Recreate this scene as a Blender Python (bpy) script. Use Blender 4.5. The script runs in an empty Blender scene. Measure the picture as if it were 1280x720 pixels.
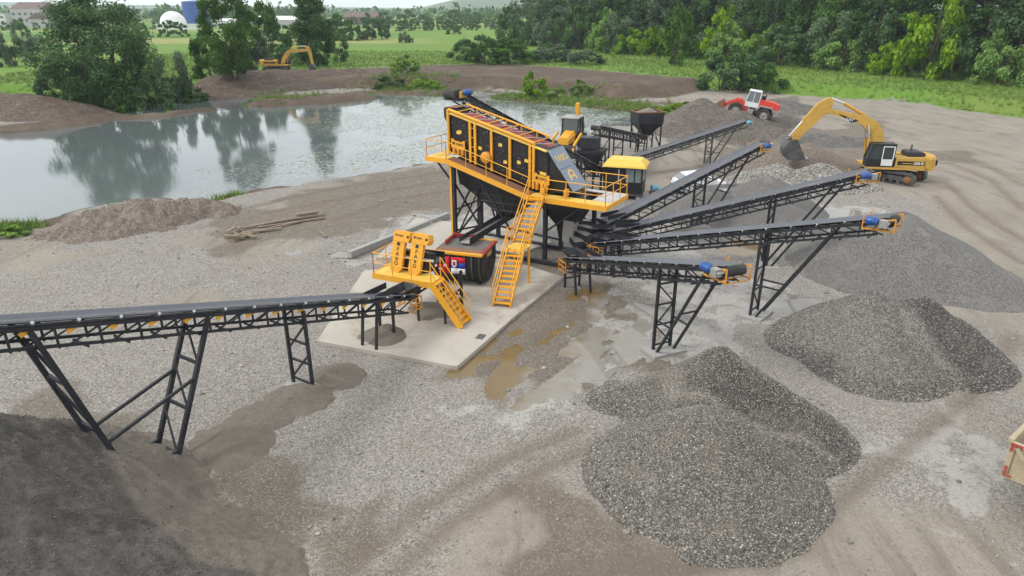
import bpy, bmesh, math, random
import numpy as np
from mathutils import Vector, Matrix, Euler
random.seed(7)
RNG = np.random.default_rng(11)
sc = bpy.context.scene
COL = sc.collection
R = math.radians
# ------------------------------------------------------------------ camera
CAM_H, FPX, HORIZON = 12.5, 853.0, 14.0          # metres, focal length in photo pixels, horizon row
TILT = math.atan((360 - HORIZON) / FPX)
cam_d = bpy.data.cameras.new('camera')
cam = bpy.data.objects.new('camera', cam_d); COL.objects.link(cam)
cam.location = (0, 0, CAM_H); cam.rotation_euler = (math.pi / 2 - TILT, 0, 0)
cam_d.sensor_width = 36; cam_d.lens = FPX / 1280 * 36
cam_d.clip_start = 0.5; cam_d.clip_end = 30000
sc.camera = cam
# ------------------------------------------------------------------ world and sun (bright overcast)
SUN_EL, SUN_AZ = 44, 258                          # azimuth measured clockwise from +Y
world = bpy.data.worlds.new('World'); sc.world = world; world.use_nodes = True
wn = world.node_tree; wn.nodes.clear()
w_out = wn.nodes.new('ShaderNodeOutputWorld'); w_bg = wn.nodes.new('ShaderNodeBackground')
w_sky = wn.nodes.new('ShaderNodeTexSky'); w_sky.sky_type = 'NISHITA'; w_sky.sun_disc = False
w_sky.sun_elevation = R(SUN_EL); w_sky.sun_rotation = R(SUN_AZ)
w_sky.air_density = 1.0; w_sky.dust_density = 2.0; w_sky.ozone_density = 2.0
w_tc = wn.nodes.new('ShaderNodeTexCoord')
w_map = wn.nodes.new('ShaderNodeMapping'); w_map.inputs['Scale'].default_value = (1.5, 1.5, 5.0)
w_no = wn.nodes.new('ShaderNodeTexNoise'); w_no.inputs['Scale'].default_value = 1.6; w_no.inputs['Detail'].default_value = 5
w_rm = wn.nodes.new('ShaderNodeMapRange')
w_rm.inputs['From Min'].default_value = .35; w_rm.inputs['From Max'].default_value = .65
w_rm.inputs['To Min'].default_value = .62; w_rm.inputs['To Max'].default_value = .92
w_mx = wn.nodes.new('ShaderNodeMix'); w_mx.data_type = 'RGBA'
w_mx.inputs['B'].default_value = (11.2, 11.3, 11.4, 1)
wn.links.new(w_tc.outputs['Generated'], w_map.inputs['Vector'])
wn.links.new(w_map.outputs['Vector'], w_no.inputs['Vector'])
wn.links.new(w_no.outputs['Fac'], w_rm.inputs['Value'])
wn.links.new(w_rm.outputs['Result'], w_mx.inputs['Factor'])
wn.links.new(w_sky.outputs['Color'], w_mx.inputs['A'])
wn.links.new(w_mx.outputs['Result'], w_bg.inputs['Color'])
w_bg.inputs['Strength'].default_value = 0.10
wn.links.new(w_bg.outputs['Background'], w_out.inputs['Surface'])
sun_d = bpy.data.lights.new('sun', 'SUN'); sun = bpy.data.objects.new('sun', sun_d); COL.objects.link(sun)
sun_d.energy = 1.4; sun_d.angle = R(11); sun_d.color = (1, .97, .92)
sun.rotation_euler = (R(90 - SUN_EL), 0, R(180 - SUN_AZ))
vs = sc.view_settings
vs.view_transform = 'Standard'; vs.look = 'None'; vs.exposure = 0.47; vs.gamma = 1.0
try: vs.use_curve_mapping = False
except Exception: pass
sc.cycles.max_bounces = 6; sc.cycles.transparent_max_bounces = 8; sc.cycles.volume_bounces = 1

# ------------------------------------------------------------------ photo pixel -> place on a level plane
_c, _s = math.cos(TILT), math.sin(TILT)
def ray(u, v):
    b = (360 - v) / FPX
    return (u - 640) / FPX, _c + b * _s, -_s + b * _c
def G(u, v, z=0.0):
    a, dy, dz = ray(u, v); t = (z - CAM_H) / dz
    return Vector((a * t, dy * t, z))
def G2(u, v, z=0.0):
    p = G(u, v, z); return (p.x, p.y)

# ------------------------------------------------------------------ numpy helpers
def sstep(a, b, x):
    t = np.clip((x - a) / (b - a), 0, 1); return t * t * (3 - 2 * t)
def _hash(ix, iy, seed):
    n = (ix.astype(np.int64) * 374761393 + iy.astype(np.int64) * 668265263 + seed * 1442695041) & 0x7fffffff
    n = ((n ^ (n >> 13)) * 1274126177) & 0x7fffffff
    return ((n ^ (n >> 16)) & 0xffff) / 65535.0
def vnoise(x, y, seed=0):
    ix = np.floor(x); iy = np.floor(y); fx = x - ix; fy = y - iy
    fx = fx * fx * (3 - 2 * fx); fy = fy * fy * (3 - 2 * fy)
    a = _hash(ix, iy, seed); b = _hash(ix + 1, iy, seed); c = _hash(ix, iy + 1, seed); d = _hash(ix + 1, iy + 1, seed)
    return (a * (1 - fx) + b * fx) * (1 - fy) + (c * (1 - fx) + d * fx) * fy
def fbm(x, y, scale=1.0, octv=4, seed=0):
    r = np.zeros_like(np.asarray(x, float)); amp = .5
    for i in range(octv):
        r = r + amp * (vnoise(x * scale + 17.3 * i, y * scale - 9.1 * i, seed + i) * 2 - 1); scale *= 2.03; amp *= .5
    return r
def seg_dist(x, y, p, q):
    px, py = p; qx, qy = q; dx, dy = qx - px, qy - py; L2 = dx * dx + dy * dy + 1e-9
    t = np.clip(((x - px) * dx + (y - py) * dy) / L2, 0, 1)
    return np.hypot(x - px - t * dx, y - py - t * dy), t
def poly_sd(x, y, poly):                          # positive inside
    d = np.full(np.shape(x), 1e9); ins = np.zeros(np.shape(x), bool); n = len(poly)
    for i in range(n):
        p, q = poly[i], poly[(i + 1) % n]
        d = np.minimum(d, seg_dist(x, y, p, q)[0])
        c = (p[1] > y) != (q[1] > y)
        if p[1] != q[1]:
            xi = p[0] + (y - p[1]) * (q[0] - p[0]) / (q[1] - p[1]); ins ^= c & (x < xi)
    return np.where(ins, d, -d)
def line_d(x, y, pts):
    d = np.full(np.shape(x), 1e9)
    for a, b in zip(pts[:-1], pts[1:]): d = np.minimum(d, seg_dist(x, y, a, b)[0])
    return d

# ------------------------------------------------------------------ material helpers
class NG:
    def __init__(s, name):
        s.m = bpy.data.materials.new(name); s.m.use_nodes = True; s.t = s.m.node_tree; s.t.nodes.clear()
        s.out = s.t.nodes.new('ShaderNodeOutputMaterial'); s.b = s.t.nodes.new('ShaderNodeBsdfPrincipled')
        s.t.links.new(s.b.outputs[0], s.out.inputs['Surface'])
        s._pos = None
    def new(s, ty, **kw):
        n = s.t.nodes.new(ty)
        for k, v in kw.items(): setattr(n, k, v)
        return n
    def put(s, sock, v):
        if hasattr(v, 'links'): s.t.links.new(v, sock)
        elif v is not None:
            if sock.type == 'RGBA' and len(v) == 3: v = (*v, 1)
            sock.default_value = v
    @property
    def pos(s):
        if s._pos is None: s._pos = s.new('ShaderNodeNewGeometry').outputs['Position']
        return s._pos
    def obj(s): return s.new('ShaderNodeTexCoord').outputs['Object']
    def noise(s, scale, detail=4, rough=.55, vec=None, dist=0):
        n = s.new('ShaderNodeTexNoise'); s.put(n.inputs['Vector'], vec or s.pos)
        n.inputs['Scale'].default_value = scale; n.inputs['Detail'].default_value = detail
        n.inputs['Roughness'].default_value = rough; n.inputs['Distortion'].default_value = dist
        return n.outputs['Fac']
    def voro(s, scale, feature='F1', out='Color', vec=None, rand=1.0):
        n = s.new('ShaderNodeTexVoronoi', feature=feature); s.put(n.inputs['Vector'], vec or s.pos)
        n.inputs['Scale'].default_value = scale; n.inputs['Randomness'].default_value = rand
        return n.outputs[out]
    def mapv(s, vec, scale=(1, 1, 1), rot=(0, 0, 0)):
        n = s.new('ShaderNodeMapping'); s.put(n.inputs['Vector'], vec); n.inputs['Scale'].default_value = scale; n.inputs['Rotation'].default_value = rot
        return n.outputs[0]
    def math(s, op, a, b=None, clamp=False):
        n = s.new('ShaderNodeMath', operation=op, use_clamp=clamp); s.put(n.inputs[0], a)
        if b is not None: s.put(n.inputs[1], b)
        return n.outputs[0]
    def rng(s, v, a, b, c=0., d=1.):
        n = s.new('ShaderNodeMapRange', interpolation_type='SMOOTHSTEP'); s.put(n.inputs['Value'], v)
        for k, q in zip(('From Min', 'From Max', 'To Min', 'To Max'), (a, b, c, d)): n.inputs[k].default_value = q
        return n.outputs['Result']
    def mix(s, f, a, b, mode='MIX'):
        n = s.new('ShaderNodeMix', data_type='RGBA', blend_type=mode)
        s.put(n.inputs['Factor'], f); s.put(n.inputs['A'], a); s.put(n.inputs['B'], b)
        return n.outputs['Result']
    def ramp(s, f, stops, mode='LINEAR'):
        n = s.new('ShaderNodeValToRGB'); cr = n.color_ramp; cr.interpolation = mode
        while len(cr.elements) < len(stops): cr.elements.new(.5)
        for e, (p, c) in zip(cr.elements, stops): e.position = p; e.color = (*c, 1)
        s.put(n.inputs[0], f); return n.outputs[0]
    def sep(s, c):
        n = s.new('ShaderNodeSeparateColor'); s.put(n.inputs[0], c); return n.outputs
    def attr(s, name, kind='GEOMETRY'):
        n = s.new('ShaderNodeAttribute', attribute_name=name, attribute_type=kind); return n.outputs
    def bump(s, h, strength=.5, dist=.05, nrm=None):
        n = s.new('ShaderNodeBump'); n.inputs['Strength'].default_value = strength; n.inputs['Distance'].default_value = dist
        s.put(n.inputs['Height'], h)
        if nrm is not None: s.put(n.inputs['Normal'], nrm)
        return n.outputs[0]
    def set(s, **kw):
        for k, v in kw.items(): s.put(s.b.inputs[k.replace('_', ' ')], v)
        return s.m
def gray(v): return (v, v, v)
M = {}
def paint(name, col, rough=.45, metal=0., dirt=.35, dcol=(.30, .26, .20), chip=None):
    g = NG(name)
    n1 = g.noise(1.7, 6, .65); n2 = g.noise(14, 4, .7)
    f = g.rng(g.math('ADD', g.math('MULTIPLY', n1, .7), g.math('MULTIPLY', n2, .3)), .42, .75, 0, dirt)
    c = g.mix(g.noise(.8, 2), tuple(x * .86 for x in col), tuple(min(1, x * 1.1) for x in col))
    c = g.mix(f, c, dcol)
    if chip: c = g.mix(g.rng(g.noise(5, 5, .75), .6, .68, 0, .8), c, chip)
    M[name] = g.set(Base_Color=c, Roughness=g.rng(n1, .3, .7, rough - .1, min(1, rough + .3)), Metallic=metal, Normal=g.bump(n2, .08, .01))
    return M[name]
paint('yellow', (.78, .37, .02), .45, 0, .34, (.34, .22, .09), chip=(.42, .22, .05))
paint('yellow_worn', (.56, .33, .055), .55, 0, .6, (.24, .17, .09), chip=(.20, .12, .06))
paint('yellow_pale', (.78, .52, .08), .5, 0, .25)
paint('steel_black', (.011, .013, .019), .48, 0, .16, (.16, .15, .13))
paint('steel_dark', (.05, .053, .058), .5, 0, .45)
paint('panel_black', (.008, .009, .011), .45, 0, .07, (.14, .13, .11))
paint('grey_blue', (.20, .25, .31), .42, 0, .18)
paint('grey_steel', (.33, .33, .32), .4, .3, .4)
paint('galv', (.50, .51, .52), .35, .5, .3)
paint('rust', (.22, .10, .05), .8, 0, .5, (.34, .22, .12))
paint('dark_red', (.26, .025, .022), .5, 0, .35)
paint('belt', (.10, .11, .13), .55, 0, .35, (.26, .25, .23))
paint('rubber', (.022, .022, .023), .8, 0, .55, (.22, .19, .15))
paint('blue_motor', (.014, .085, .30), .35, 0, .2)
paint('lightblue', (.16, .40, .55), .45, 0, .3)
paint('white_paint', (.72, .73, .73), .3, 0, .25)
paint('red_paint', (.62, .045, .025), .38, 0, .22)
paint('tan_metal', (.42, .36, .24), .6, 0, .7, (.24, .19, .13), chip=(.2, .12, .07))
paint('wood', (.36, .27, .18), .8, 0, .6, (.20, .15, .10))
paint('orange', (.66, .28, .02), .5, 0, .3)
paint('roof_brown', (.13, .085, .075), .7, 0, .3)
paint('wall_grey', (.42, .40, .42), .8, 0, .2)
paint('wall_white', (.72, .72, .70), .7, 0, .15)
paint('dome_white', (.78, .78, .77), .6, 0, .1)
paint('deep_blue', (.012, .07, .34), .5, 0, .1)
paint('flag_red', (.60, .012, .018), .7, 0, .04)
paint('flag_blue', (.015, .05, .36), .7, 0, .04)
paint('flag_white', (.78, .78, .78), .7, 0, .04)
paint('letter_dark', (.02, .02, .022), .6, 0, .1)
paint('letter_gold', (.72, .47, .14), .6, 0, .1)
paint('lens_red', (.5, .01, .01), .2, 0, .05)
_g = NG('glass'); M['glass'] = _g.set(Base_Color=(.035, .05, .05), Roughness=.06, Specular_IOR_Level=.8)
_g = NG('glass_pale'); M['glass_pale'] = _g.set(Base_Color=(.16, .20, .21), Roughness=.08, Specular_IOR_Level=.9)
_g = NG('chrome'); M['chrome'] = _g.set(Base_Color=(.7, .7, .7), Roughness=.2, Metallic=.9)

# ------------------------------------------------------------------ object helpers
def link(o, parent=None):
    COL.objects.link(o)
    if parent is not None: o.parent = parent
    return o
def tag(o, label=None, cat=None, group=None, kind=None):
    if label: o['label'] = label
    if cat: o['category'] = cat
    if group: o['group'] = group
    if kind: o['kind'] = kind
    return o
def thing(name, label, cat, loc=(0, 0, 0), rz=0., group=None):
    o = bpy.data.objects.new(name, None); link(o); o.location = loc; o.rotation_euler = (0, 0, rz); o.empty_display_size = .2
    return tag(o, label, cat, group)
def fastmesh(name, verts, faces, mat=None, smooth=False):
    me = bpy.data.meshes.new(name); v = np.asarray(verts, np.float32); f = np.asarray(faces, np.int32); k = f.shape[1]
    me.vertices.add(len(v)); me.vertices.foreach_set('co', v.ravel())
    me.loops.add(f.size); me.loops.foreach_set('vertex_index', f.ravel())
    me.polygons.add(len(f)); me.polygons.foreach_set('loop_start', np.arange(0, f.size, k, dtype=np.int32))
    if smooth: me.polygons.foreach_set('use_smooth', np.ones(len(f), bool))
    if mat is not None: me.materials.append(mat)
    me.update(calc_edges=True); me.validate(); return me
def rawmesh(name, verts, faces, mat=None, smooth=None):
    me = bpy.data.meshes.new(name); me.from_pydata([tuple(v) for v in verts], [], faces)
    if mat is not None: me.materials.append(mat)
    if smooth is not None:
        for p, s in zip(me.polygons, smooth if hasattr(smooth, '__len__') else [smooth] * len(faces)): p.use_smooth = s
    me.update(); return me
def mobj(parent, name, verts, faces, mat, smooth=None):
    o = bpy.data.objects.new(name, rawmesh(name, verts, faces, M[mat] if isinstance(mat, str) else mat, smooth)); return link(o, parent)
_unit = {}
def unit(kind, mat):
    k = (kind, mat)
    if k not in _unit:
        if kind == 'cube':
            v = [(x, y, z) for x in (-.5, .5) for y in (-.5, .5) for z in (-.5, .5)]
            f = [(0, 1, 3, 2), (4, 6, 7, 5), (0, 4, 5, 1), (2, 3, 7, 6), (0, 2, 6, 4), (1, 5, 7, 3)]
            _unit[k] = rawmesh('block', v, f, M[mat])
        else:
            n = 8 if kind == 'tube' else 20
            v = [(math.cos(2 * math.pi * i / n), math.sin(2 * math.pi * i / n), z) for z in (-.5, .5) for i in range(n)]
            f = [(i, (i + 1) % n, n + (i + 1) % n, n + i) for i in range(n)] + [tuple(range(n))[::-1], tuple(range(n, 2 * n))]
            _unit[k] = rawmesh('tube', v, f, M[mat], [True] * n + [False] * 2)
    return _unit[k]
def box(parent, name, c, size, mat, rot=None):
    o = bpy.data.objects.new(name, unit('cube', mat)); link(o, parent)
    m = Matrix.Translation(c) @ (rot.to_4x4() if rot is not None else Matrix()) @ Matrix.Diagonal((*size, 1))
    o.matrix_local = m; return o
def _frame(p, q, up=(0, 0, 1)):
    p, q = Vector(p), Vector(q); d = q - p; L = d.length; x = d / L
    u = Vector(up)
    if abs(x.dot(u)) > .995: u = Vector((1, 0, 0))
    y = u.cross(x).normalized(); z = x.cross(y)
    return (p + q) / 2, L, Matrix((x, y, z)).transposed()
def beam(parent, name, p, q, w, h, mat, up=(0, 0, 1)):
    c, L, r = _frame(p, q, up); return box(parent, name, c, (L, w, h), mat, r)
def tube(parent, name, p, q, r, mat, big=False):
    c, L, rm = _frame(p, q); o = bpy.data.objects.new(name, unit('drum' if big else 'tube', mat)); link(o, parent)
    rm = Matrix((rm.col[1], rm.col[2], rm.col[0])).transposed()
    o.matrix_local = Matrix.Translation(c) @ rm.to_4x4() @ Matrix.Diagonal((r, r, L, 1)); return o
def prism(parent, name, poly, y0, y1, mat):       # polygon in the XZ plane pushed out along Y
    n = len(poly); v = [(x, y, z) for y in (y0, y1) for x, z in poly]
    f = [(i, i + n, (i + 1) % n + n, (i + 1) % n) for i in range(n)] + [tuple(range(n)), tuple(range(2 * n - 1, n - 1, -1))]
    me = rawmesh(name, v, f, M[mat]); bm = bmesh.new(); bm.from_mesh(me); bmesh.ops.recalc_face_normals(bm, faces=bm.faces); bm.to_mesh(me); bm.free()
    return link(bpy.data.objects.new(name, me), parent)
def lathe(parent, name, prof, c, mat, axis='Y', n=24, smooth=True):   # prof: (radius, along)
    v = []; f = []; k = len(prof)
    for i in range(n):
        a = 2 * math.pi * i / n
        for r, h in prof:
            x, y = r * math.cos(a), r * math.sin(a)
            v.append({'Y': (x, h, y), 'X': (h, x, y), 'Z': (x, y, h)}[axis])
    for i in range(n):
        for j in range(k - 1): f.append((i * k + j, i * k + j + 1, ((i + 1) % n) * k + j + 1, ((i + 1) % n) * k + j))
    o = mobj(parent, name, v, f, mat, smooth); o.location = c; return o
def loft(parent, name, rings, mat, caps=True):    # rings of equal length joined in order
    v = [p for r in rings for p in r]; n = len(rings[0]); f = []
    for i in range(len(rings) - 1):
        for j in range(n): f.append((i * n + j, i * n + (j + 1) % n, (i + 1) * n + (j + 1) % n, (i + 1) * n + j))
    if caps: f += [tuple(range(n))[::-1], tuple(range((len(rings) - 1) * n, len(rings) * n))]
    o = mobj(parent, name, v, f, mat)
    bm = bmesh.new(); bm.from_mesh(o.data); bmesh.ops.recalc_face_normals(bm, faces=bm.faces); bm.to_mesh(o.data); bm.free(); return o
def rect(x0, x1, y0, y1, z): return [(x0, y0, z), (x1, y0, z), (x1, y1, z), (x0, y1, z)]
def text(parent, name, s, size, mat, mtx, extrude=.004, stretch=1.0):
    cu = bpy.data.curves.new('lettering', 'FONT'); cu.body = s; cu.size = size; cu.extrude = extrude; cu.align_x = 'CENTER'; cu.align_y = 'CENTER'; cu.offset = size * .012; cu.resolution_u = 3
    t = bpy.data.objects.new('lettering', cu); COL.objects.link(t); dg = bpy.context.evaluated_depsgraph_get()
    me = bpy.data.meshes.new_from_object(t.evaluated_get(dg)); bpy.data.objects.remove(t); bpy.data.curves.remove(cu)
    me.materials.clear(); me.materials.append(M[mat])
    o = link(bpy.data.objects.new(name, me), parent); o.matrix_local = mtx @ Matrix.Diagonal((stretch, 1, 1, 1)); return o
def axes(o, x, y):                                  # matrix with lettering running along x and upward along y
    x = Vector(x).normalized(); y = Vector(y); y = (y - x * x.dot(y)).normalized(); z = x.cross(y)
    return Matrix.Translation(o) @ Matrix((x, y, z)).transposed().to_4x4()
def gn_scatter(name, pts, smin, smax, mat, flat=.75, kind='stone', label=None, seed=0):
    me = bpy.data.meshes.new(name); p = np.asarray(pts, np.float32); me.vertices.add(len(p)); me.vertices.foreach_set('co', p.ravel()); me.materials.append(mat); me.update()
    o = link(bpy.data.objects.new(name, me)); tag(o, label, None, None, 'stuff')
    t = bpy.data.node_groups.new(name + '_nodes', 'GeometryNodeTree')
    t.interface.new_socket('Geometry', in_out='INPUT', socket_type='NodeSocketGeometry'); t.interface.new_socket('Geometry', in_out='OUTPUT', socket_type='NodeSocketGeometry')
    n = t.nodes; gi = n.new('NodeGroupInput'); go = n.new('NodeGroupOutput'); L = t.links.new
    ins = n.new('GeometryNodeInstanceOnPoints'); L(gi.outputs[0], ins.inputs['Points'])
    rr = n.new('FunctionNodeRandomValue'); rr.data_type = 'FLOAT_VECTOR'
    rs = n.new('FunctionNodeRandomValue'); rs.data_type = 'FLOAT_VECTOR'; rs.inputs['Seed'].default_value = seed + 3
    r1 = n.new('FunctionNodeRandomValue'); r1.data_type = 'FLOAT'; r1.inputs['Seed'].default_value = seed + 5
    fl = [s for s in r1.inputs if s.type == 'VALUE' and s.enabled]
    fl[0].default_value = smin; fl[1].default_value = smax
    vs_ = [s for s in rs.inputs if s.type == 'VECTOR']; vr = [s for s in rr.inputs if s.type == 'VECTOR']
    if kind == 'stone':
        ic = n.new('GeometryNodeMeshIcoSphere'); ic.inputs['Subdivisions'].default_value = 1
        sp = n.new('GeometryNodeSetPosition'); nz = n.new('ShaderNodeTexNoise'); nz.inputs['Scale'].default_value = 1.3
        vm = n.new('ShaderNodeVectorMath'); vm.operation = 'MULTIPLY_ADD'; vm.inputs[1].default_value = (.9,) * 3; vm.inputs[2].default_value = (-.45,) * 3
        L(nz.outputs['Color'], vm.inputs[0]); L(vm.outputs[0], sp.inputs['Offset']); L(ic.outputs[0], sp.inputs['Geometry']); src = sp.outputs[0]
        vs_[0].default_value = (.7, .55, .4); vs_[1].default_value = (1.1, 1, flat); vr[0].default_value = (-.5, -.5, 0); vr[1].default_value = (.5, .5, 6.28)
    elif kind == 'pad':
        ci = n.new('GeometryNodeMeshCircle'); ci.fill_type = 'NGON'; ci.inputs['Vertices'].default_value = 8; src = ci.outputs[0]
        vs_[0].default_value = (.6, .5, 1); vs_[1].default_value = (1.2, 1, 1); vr[0].default_value = (-.04, -.04, 0); vr[1].default_value = (.04, .04, 6.28)
    else:                                           # tuft of blades built from narrow cones
        jn = n.new('GeometryNodeJoinGeometry')
        for k in range(7):
            co = n.new('GeometryNodeMeshCone'); co.fill_type = 'NONE'; co.inputs['Vertices'].default_value = 3; co.inputs['Radius Top'].default_value = .0; co.inputs['Radius Bottom'].default_value = .05; co.inputs['Depth'].default_value = 1.0
            tr = n.new('GeometryNodeTransform'); a = k * 2.4; lean = .12 + .09 * k
            tr.inputs['Translation'].default_value = (.16 * math.cos(a) * (k > 0), .16 * math.sin(a) * (k > 0), 0)
            tr.inputs['Rotation'].default_value = (-lean * math.sin(a), lean * math.cos(a), 0); tr.inputs['Scale'].default_value = (1, 1, 1 - .07 * k)
            L(co.outputs[0], tr.inputs[0]); L(tr.outputs[0], jn.inputs[0])
        src = jn.outputs[0]
        vs_[0].default_value = (.7, .7, .6); vs_[1].default_value = (1.2, 1.2, 1.2); vr[0].default_value = (-.15, -.15, 0); vr[1].default_value = (.15, .15, 6.28)
    sm = n.new('GeometryNodeSetMaterial'); sm.inputs['Material'].default_value = mat; L(src, sm.inputs[0]); L(sm.outputs[0], ins.inputs['Instance'])
    mu = n.new('ShaderNodeVectorMath'); mu.operation = 'SCALE'; L(rs.outputs[0], mu.inputs[0]); L([s for s in r1.outputs if s.enabled and s.type == 'VALUE'][0], mu.inputs['Scale'])
    L(mu.outputs[0], ins.inputs['Scale']); L(rr.outputs[0], ins.inputs['Rotation']); L(ins.outputs[0], go.inputs[0])
    md = o.modifiers.new('scatter', 'NODES'); md.node_group = t
    return o
# ================================================================== terrain
WATER_Z = -0.5
def px(pts, z=0.): return [G2(u, v, z) for u, v in pts]
POND = px([(-330, 300), (-60, 288), (30, 288), (58, 284), (75, 268), (130, 256), (200, 250), (262, 254), (320, 240), (400, 226), (470, 215), (535, 203), (600, 197), (660, 190), (715, 172), (760, 160), (815, 158),
           (850, 143), (838, 131), (740, 128), (660, 122), (600, 114), (520, 114), (455, 116), (400, 121), (330, 121), (268, 119), (240, 118), (190, 125), (118, 131), (104, 141), (112, 150), (60, 163), (0, 167), (-120, 176), (-400, 200)], WATER_Z)
UP = px([(-900, 132), (-300, 124), (-20, 117), (60, 117), (105, 126), (190, 121), (238, 113), (262, 112), (330, 110), (420, 107), (520, 105), (620, 106), (700, 112), (770, 119), (826, 117), (880, 106), (960, 111), (1060, 118.5), (1150, 125.5), (1280, 140.5), (1500, 166), (2200, 241)], .3)
UP = UP + [(2500, 60), (4500, 7000), (-4500, 7000), (-2500, 120)]
GRASS = px([(-900, 130), (-300, 122), (-20, 115), (60, 115), (100, 124), (190, 119), (236, 110), (262, 101), (300, 94), (400, 92), (470, 88), (560, 86), (640, 86), (720, 91), (800, 98), (870, 103), (960, 108), (1060, 116), (1110, 118.5), (1150, 122.5), (1200, 129.5), (1280, 138), (1500, 160), (2200, 234)], .9)
GRASS = GRASS + [(2500, 60), (4500, 7000), (-4500, 7000), (-2500, 120)]
SPITS = [  # low islands and spits in the pond: line, height over water, half width
    ([G2(335, 131, -.5), G2(395, 128, -.5), G2(445, 124, -.5)], .75, 3.2),
    ([G2(158, 148, -.5), G2(200, 146, -.5), G2(232, 140, -.5), G2(262, 138, -.5)], .35, 1.6),
    ([G2(20, 163, -.5), G2(70, 158, -.5), G2(110, 153, -.5)], .45, 2.0),
    ([G2(500, 116, -.5), G2(545, 117, -.5)], .5, 4.0),
    ([G2(640, 123, -.5), G2(720, 130, -.5), G2(800, 137, -.5)], .30, 3.0)]
RUTS = [[(640, 735), (770, 706), (900, 690), (1000, 686)], [(690, 740), (820, 714), (960, 700)], [(420, 730), (520, 640), (640, 570), (720, 540)], [(480, 730), (570, 650), (680, 585), (760, 552)], [(1270, 420), (1210, 500), (1080, 600), (960, 705)], [(1280, 232), (1230, 205), (1180, 195), (1120, 190)], [(1280, 262), (1235, 222), (1190, 205), (1120, 199)],
        [(1280, 300), (1220, 262), (1185, 230)], [(1280, 330), (1210, 285), (1170, 245)], [(300, 262), (420, 236), (560, 214)], [(330, 268), (450, 245), (560, 226)], [(420, 276), (500, 248), (560, 240)],
        [(640, 400), (560, 470)], [(740, 380), (640, 440), (600, 470)], [(900, 130), (1000, 140), (1150, 170)], [(905, 125), (1010, 132), (1280, 172)]]
RUTS = [px(r) for r in RUTS]
PUD = [  # standing water: outline, murk colour
    ([(905, 300), (945, 302), (960, 312), (930, 318), (908, 312)], 'brown'), ([(336, 486), (352, 480), (366, 484), (356, 494), (340, 494)], 'grey'),
    ([(360, 316), (372, 310), (384, 315), (398, 318), (412, 312), (420, 316), (404, 323), (378, 321)], 'grey'), ([(430, 318), (470, 306), (505, 300), (520, 306), (470, 320)], 'grey'),
    ([(1022, 262), (1066, 262), (1080, 270), (1050, 276), (1020, 270)], 'grey'), ([(770, 338), (830, 336), (880, 345), (845, 352), (780, 350)], 'grey'),
    ([(960, 378), (1010, 374), (1040, 380), (1000, 392), (965, 392)], 'grey'), ([(1150, 292), (1162, 290), (1172, 298), (1160, 302)], 'grey')]
PUD = [(px(p), k) for p, k in PUD]
WETALL = px([(572, 466), (640, 400), (695, 356), (760, 352), (810, 372), (870, 396), (928, 430), (918, 458), (865, 458), (815, 452), (770, 458), (735, 496), (690, 514), (630, 505)])
SILT = [px(p) for p in [[(690, 320), (760, 330), (830, 330), (905, 345), (1000, 372), (1050, 382), (1000, 395), (960, 398), (930, 420), (916, 455), (870, 452), (850, 445), (800, 446), (760, 440), (740, 395), (800, 390), (820, 370), (740, 350), (700, 350)],
        [(760, 335), (810, 275), (850, 240), (880, 250), (850, 300), (900, 320), (880, 345)], [(430, 322), (505, 270), (620, 270), (640, 330), (560, 330)], [(1110, 545), (1150, 527), (1210, 530), (1256, 545), (1290, 600), (1240, 650), (1200, 640), (1175, 592), (1120, 570)],
        [(650, 500), (680, 470), (740, 445), (760, 465), (700, 505), (600, 545), (590, 535)], [(1005, 255), (1100, 255), (1130, 285), (1040, 280)], [(980, 375), (1060, 372), (1080, 385), (960, 402)]]]
MUD = [px(p) for p in [[(572, 462), (690, 355), (760, 350), (830, 400), (812, 445), (720, 500), (640, 490)], [(590, 290), (700, 310), (830, 345), (700, 352), (640, 330)],
       [(300, 560), (350, 600), (368, 660), (372, 730), (335, 730), (335, 640), (280, 600)], [(0, 500), (130, 500), (160, 560), (60, 560)], [(420, 668), (470, 655), (500, 690), (470, 700), (430, 690)], [(600, 672), (640, 664), (650, 684), (612, 690)],
       [(640, 740), (650, 690), (700, 610), (750, 660), (880, 690), (1000, 740)], [(360, 250), (440, 222), (600, 200), (600, 260), (520, 265), (400, 300), (260, 320), (250, 290)], [(1120, 190), (1200, 190), (1215, 200), (1130, 204)],
       [(880, 190), (1100, 150), (1110, 190), (990, 250), (880, 250)]]]
SAND = [px(p) for p in [[(820, 120), (960, 112), (1290, 150), (1290, 420), (1180, 330), (1150, 250), (1100, 240), (1060, 200), (960, 200), (860, 190), (830, 160)], [(600, 610), (700, 570), (770, 600), (880, 680), (1290, 640), (1290, 760), (520, 760), (560, 690)],
        [(1190, 380), (1290, 380), (1290, 520), (1250, 480)], [(0, 300), (60, 290), (110, 320), (60, 335), (0, 335)], [(250, 300), (330, 262), (480, 222), (560, 215), (560, 255), (460, 262), (330, 330), (290, 345)], [(780, 200), (860, 190), (900, 260), (840, 300), (790, 280)], [(180, 380), (290, 350), (280, 380)]]]
DARKS = [px(p) for p in [[(230, 565), (290, 535), (340, 500), (378, 485), (392, 500), (350, 528), (330, 560), (290, 580), (235, 582)], [(880, 130), (1000, 120), (1010, 160), (1110, 178), (980, 195), (900, 180)], [(820, 160), (880, 130), (900, 170), (850, 190)]]]

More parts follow.
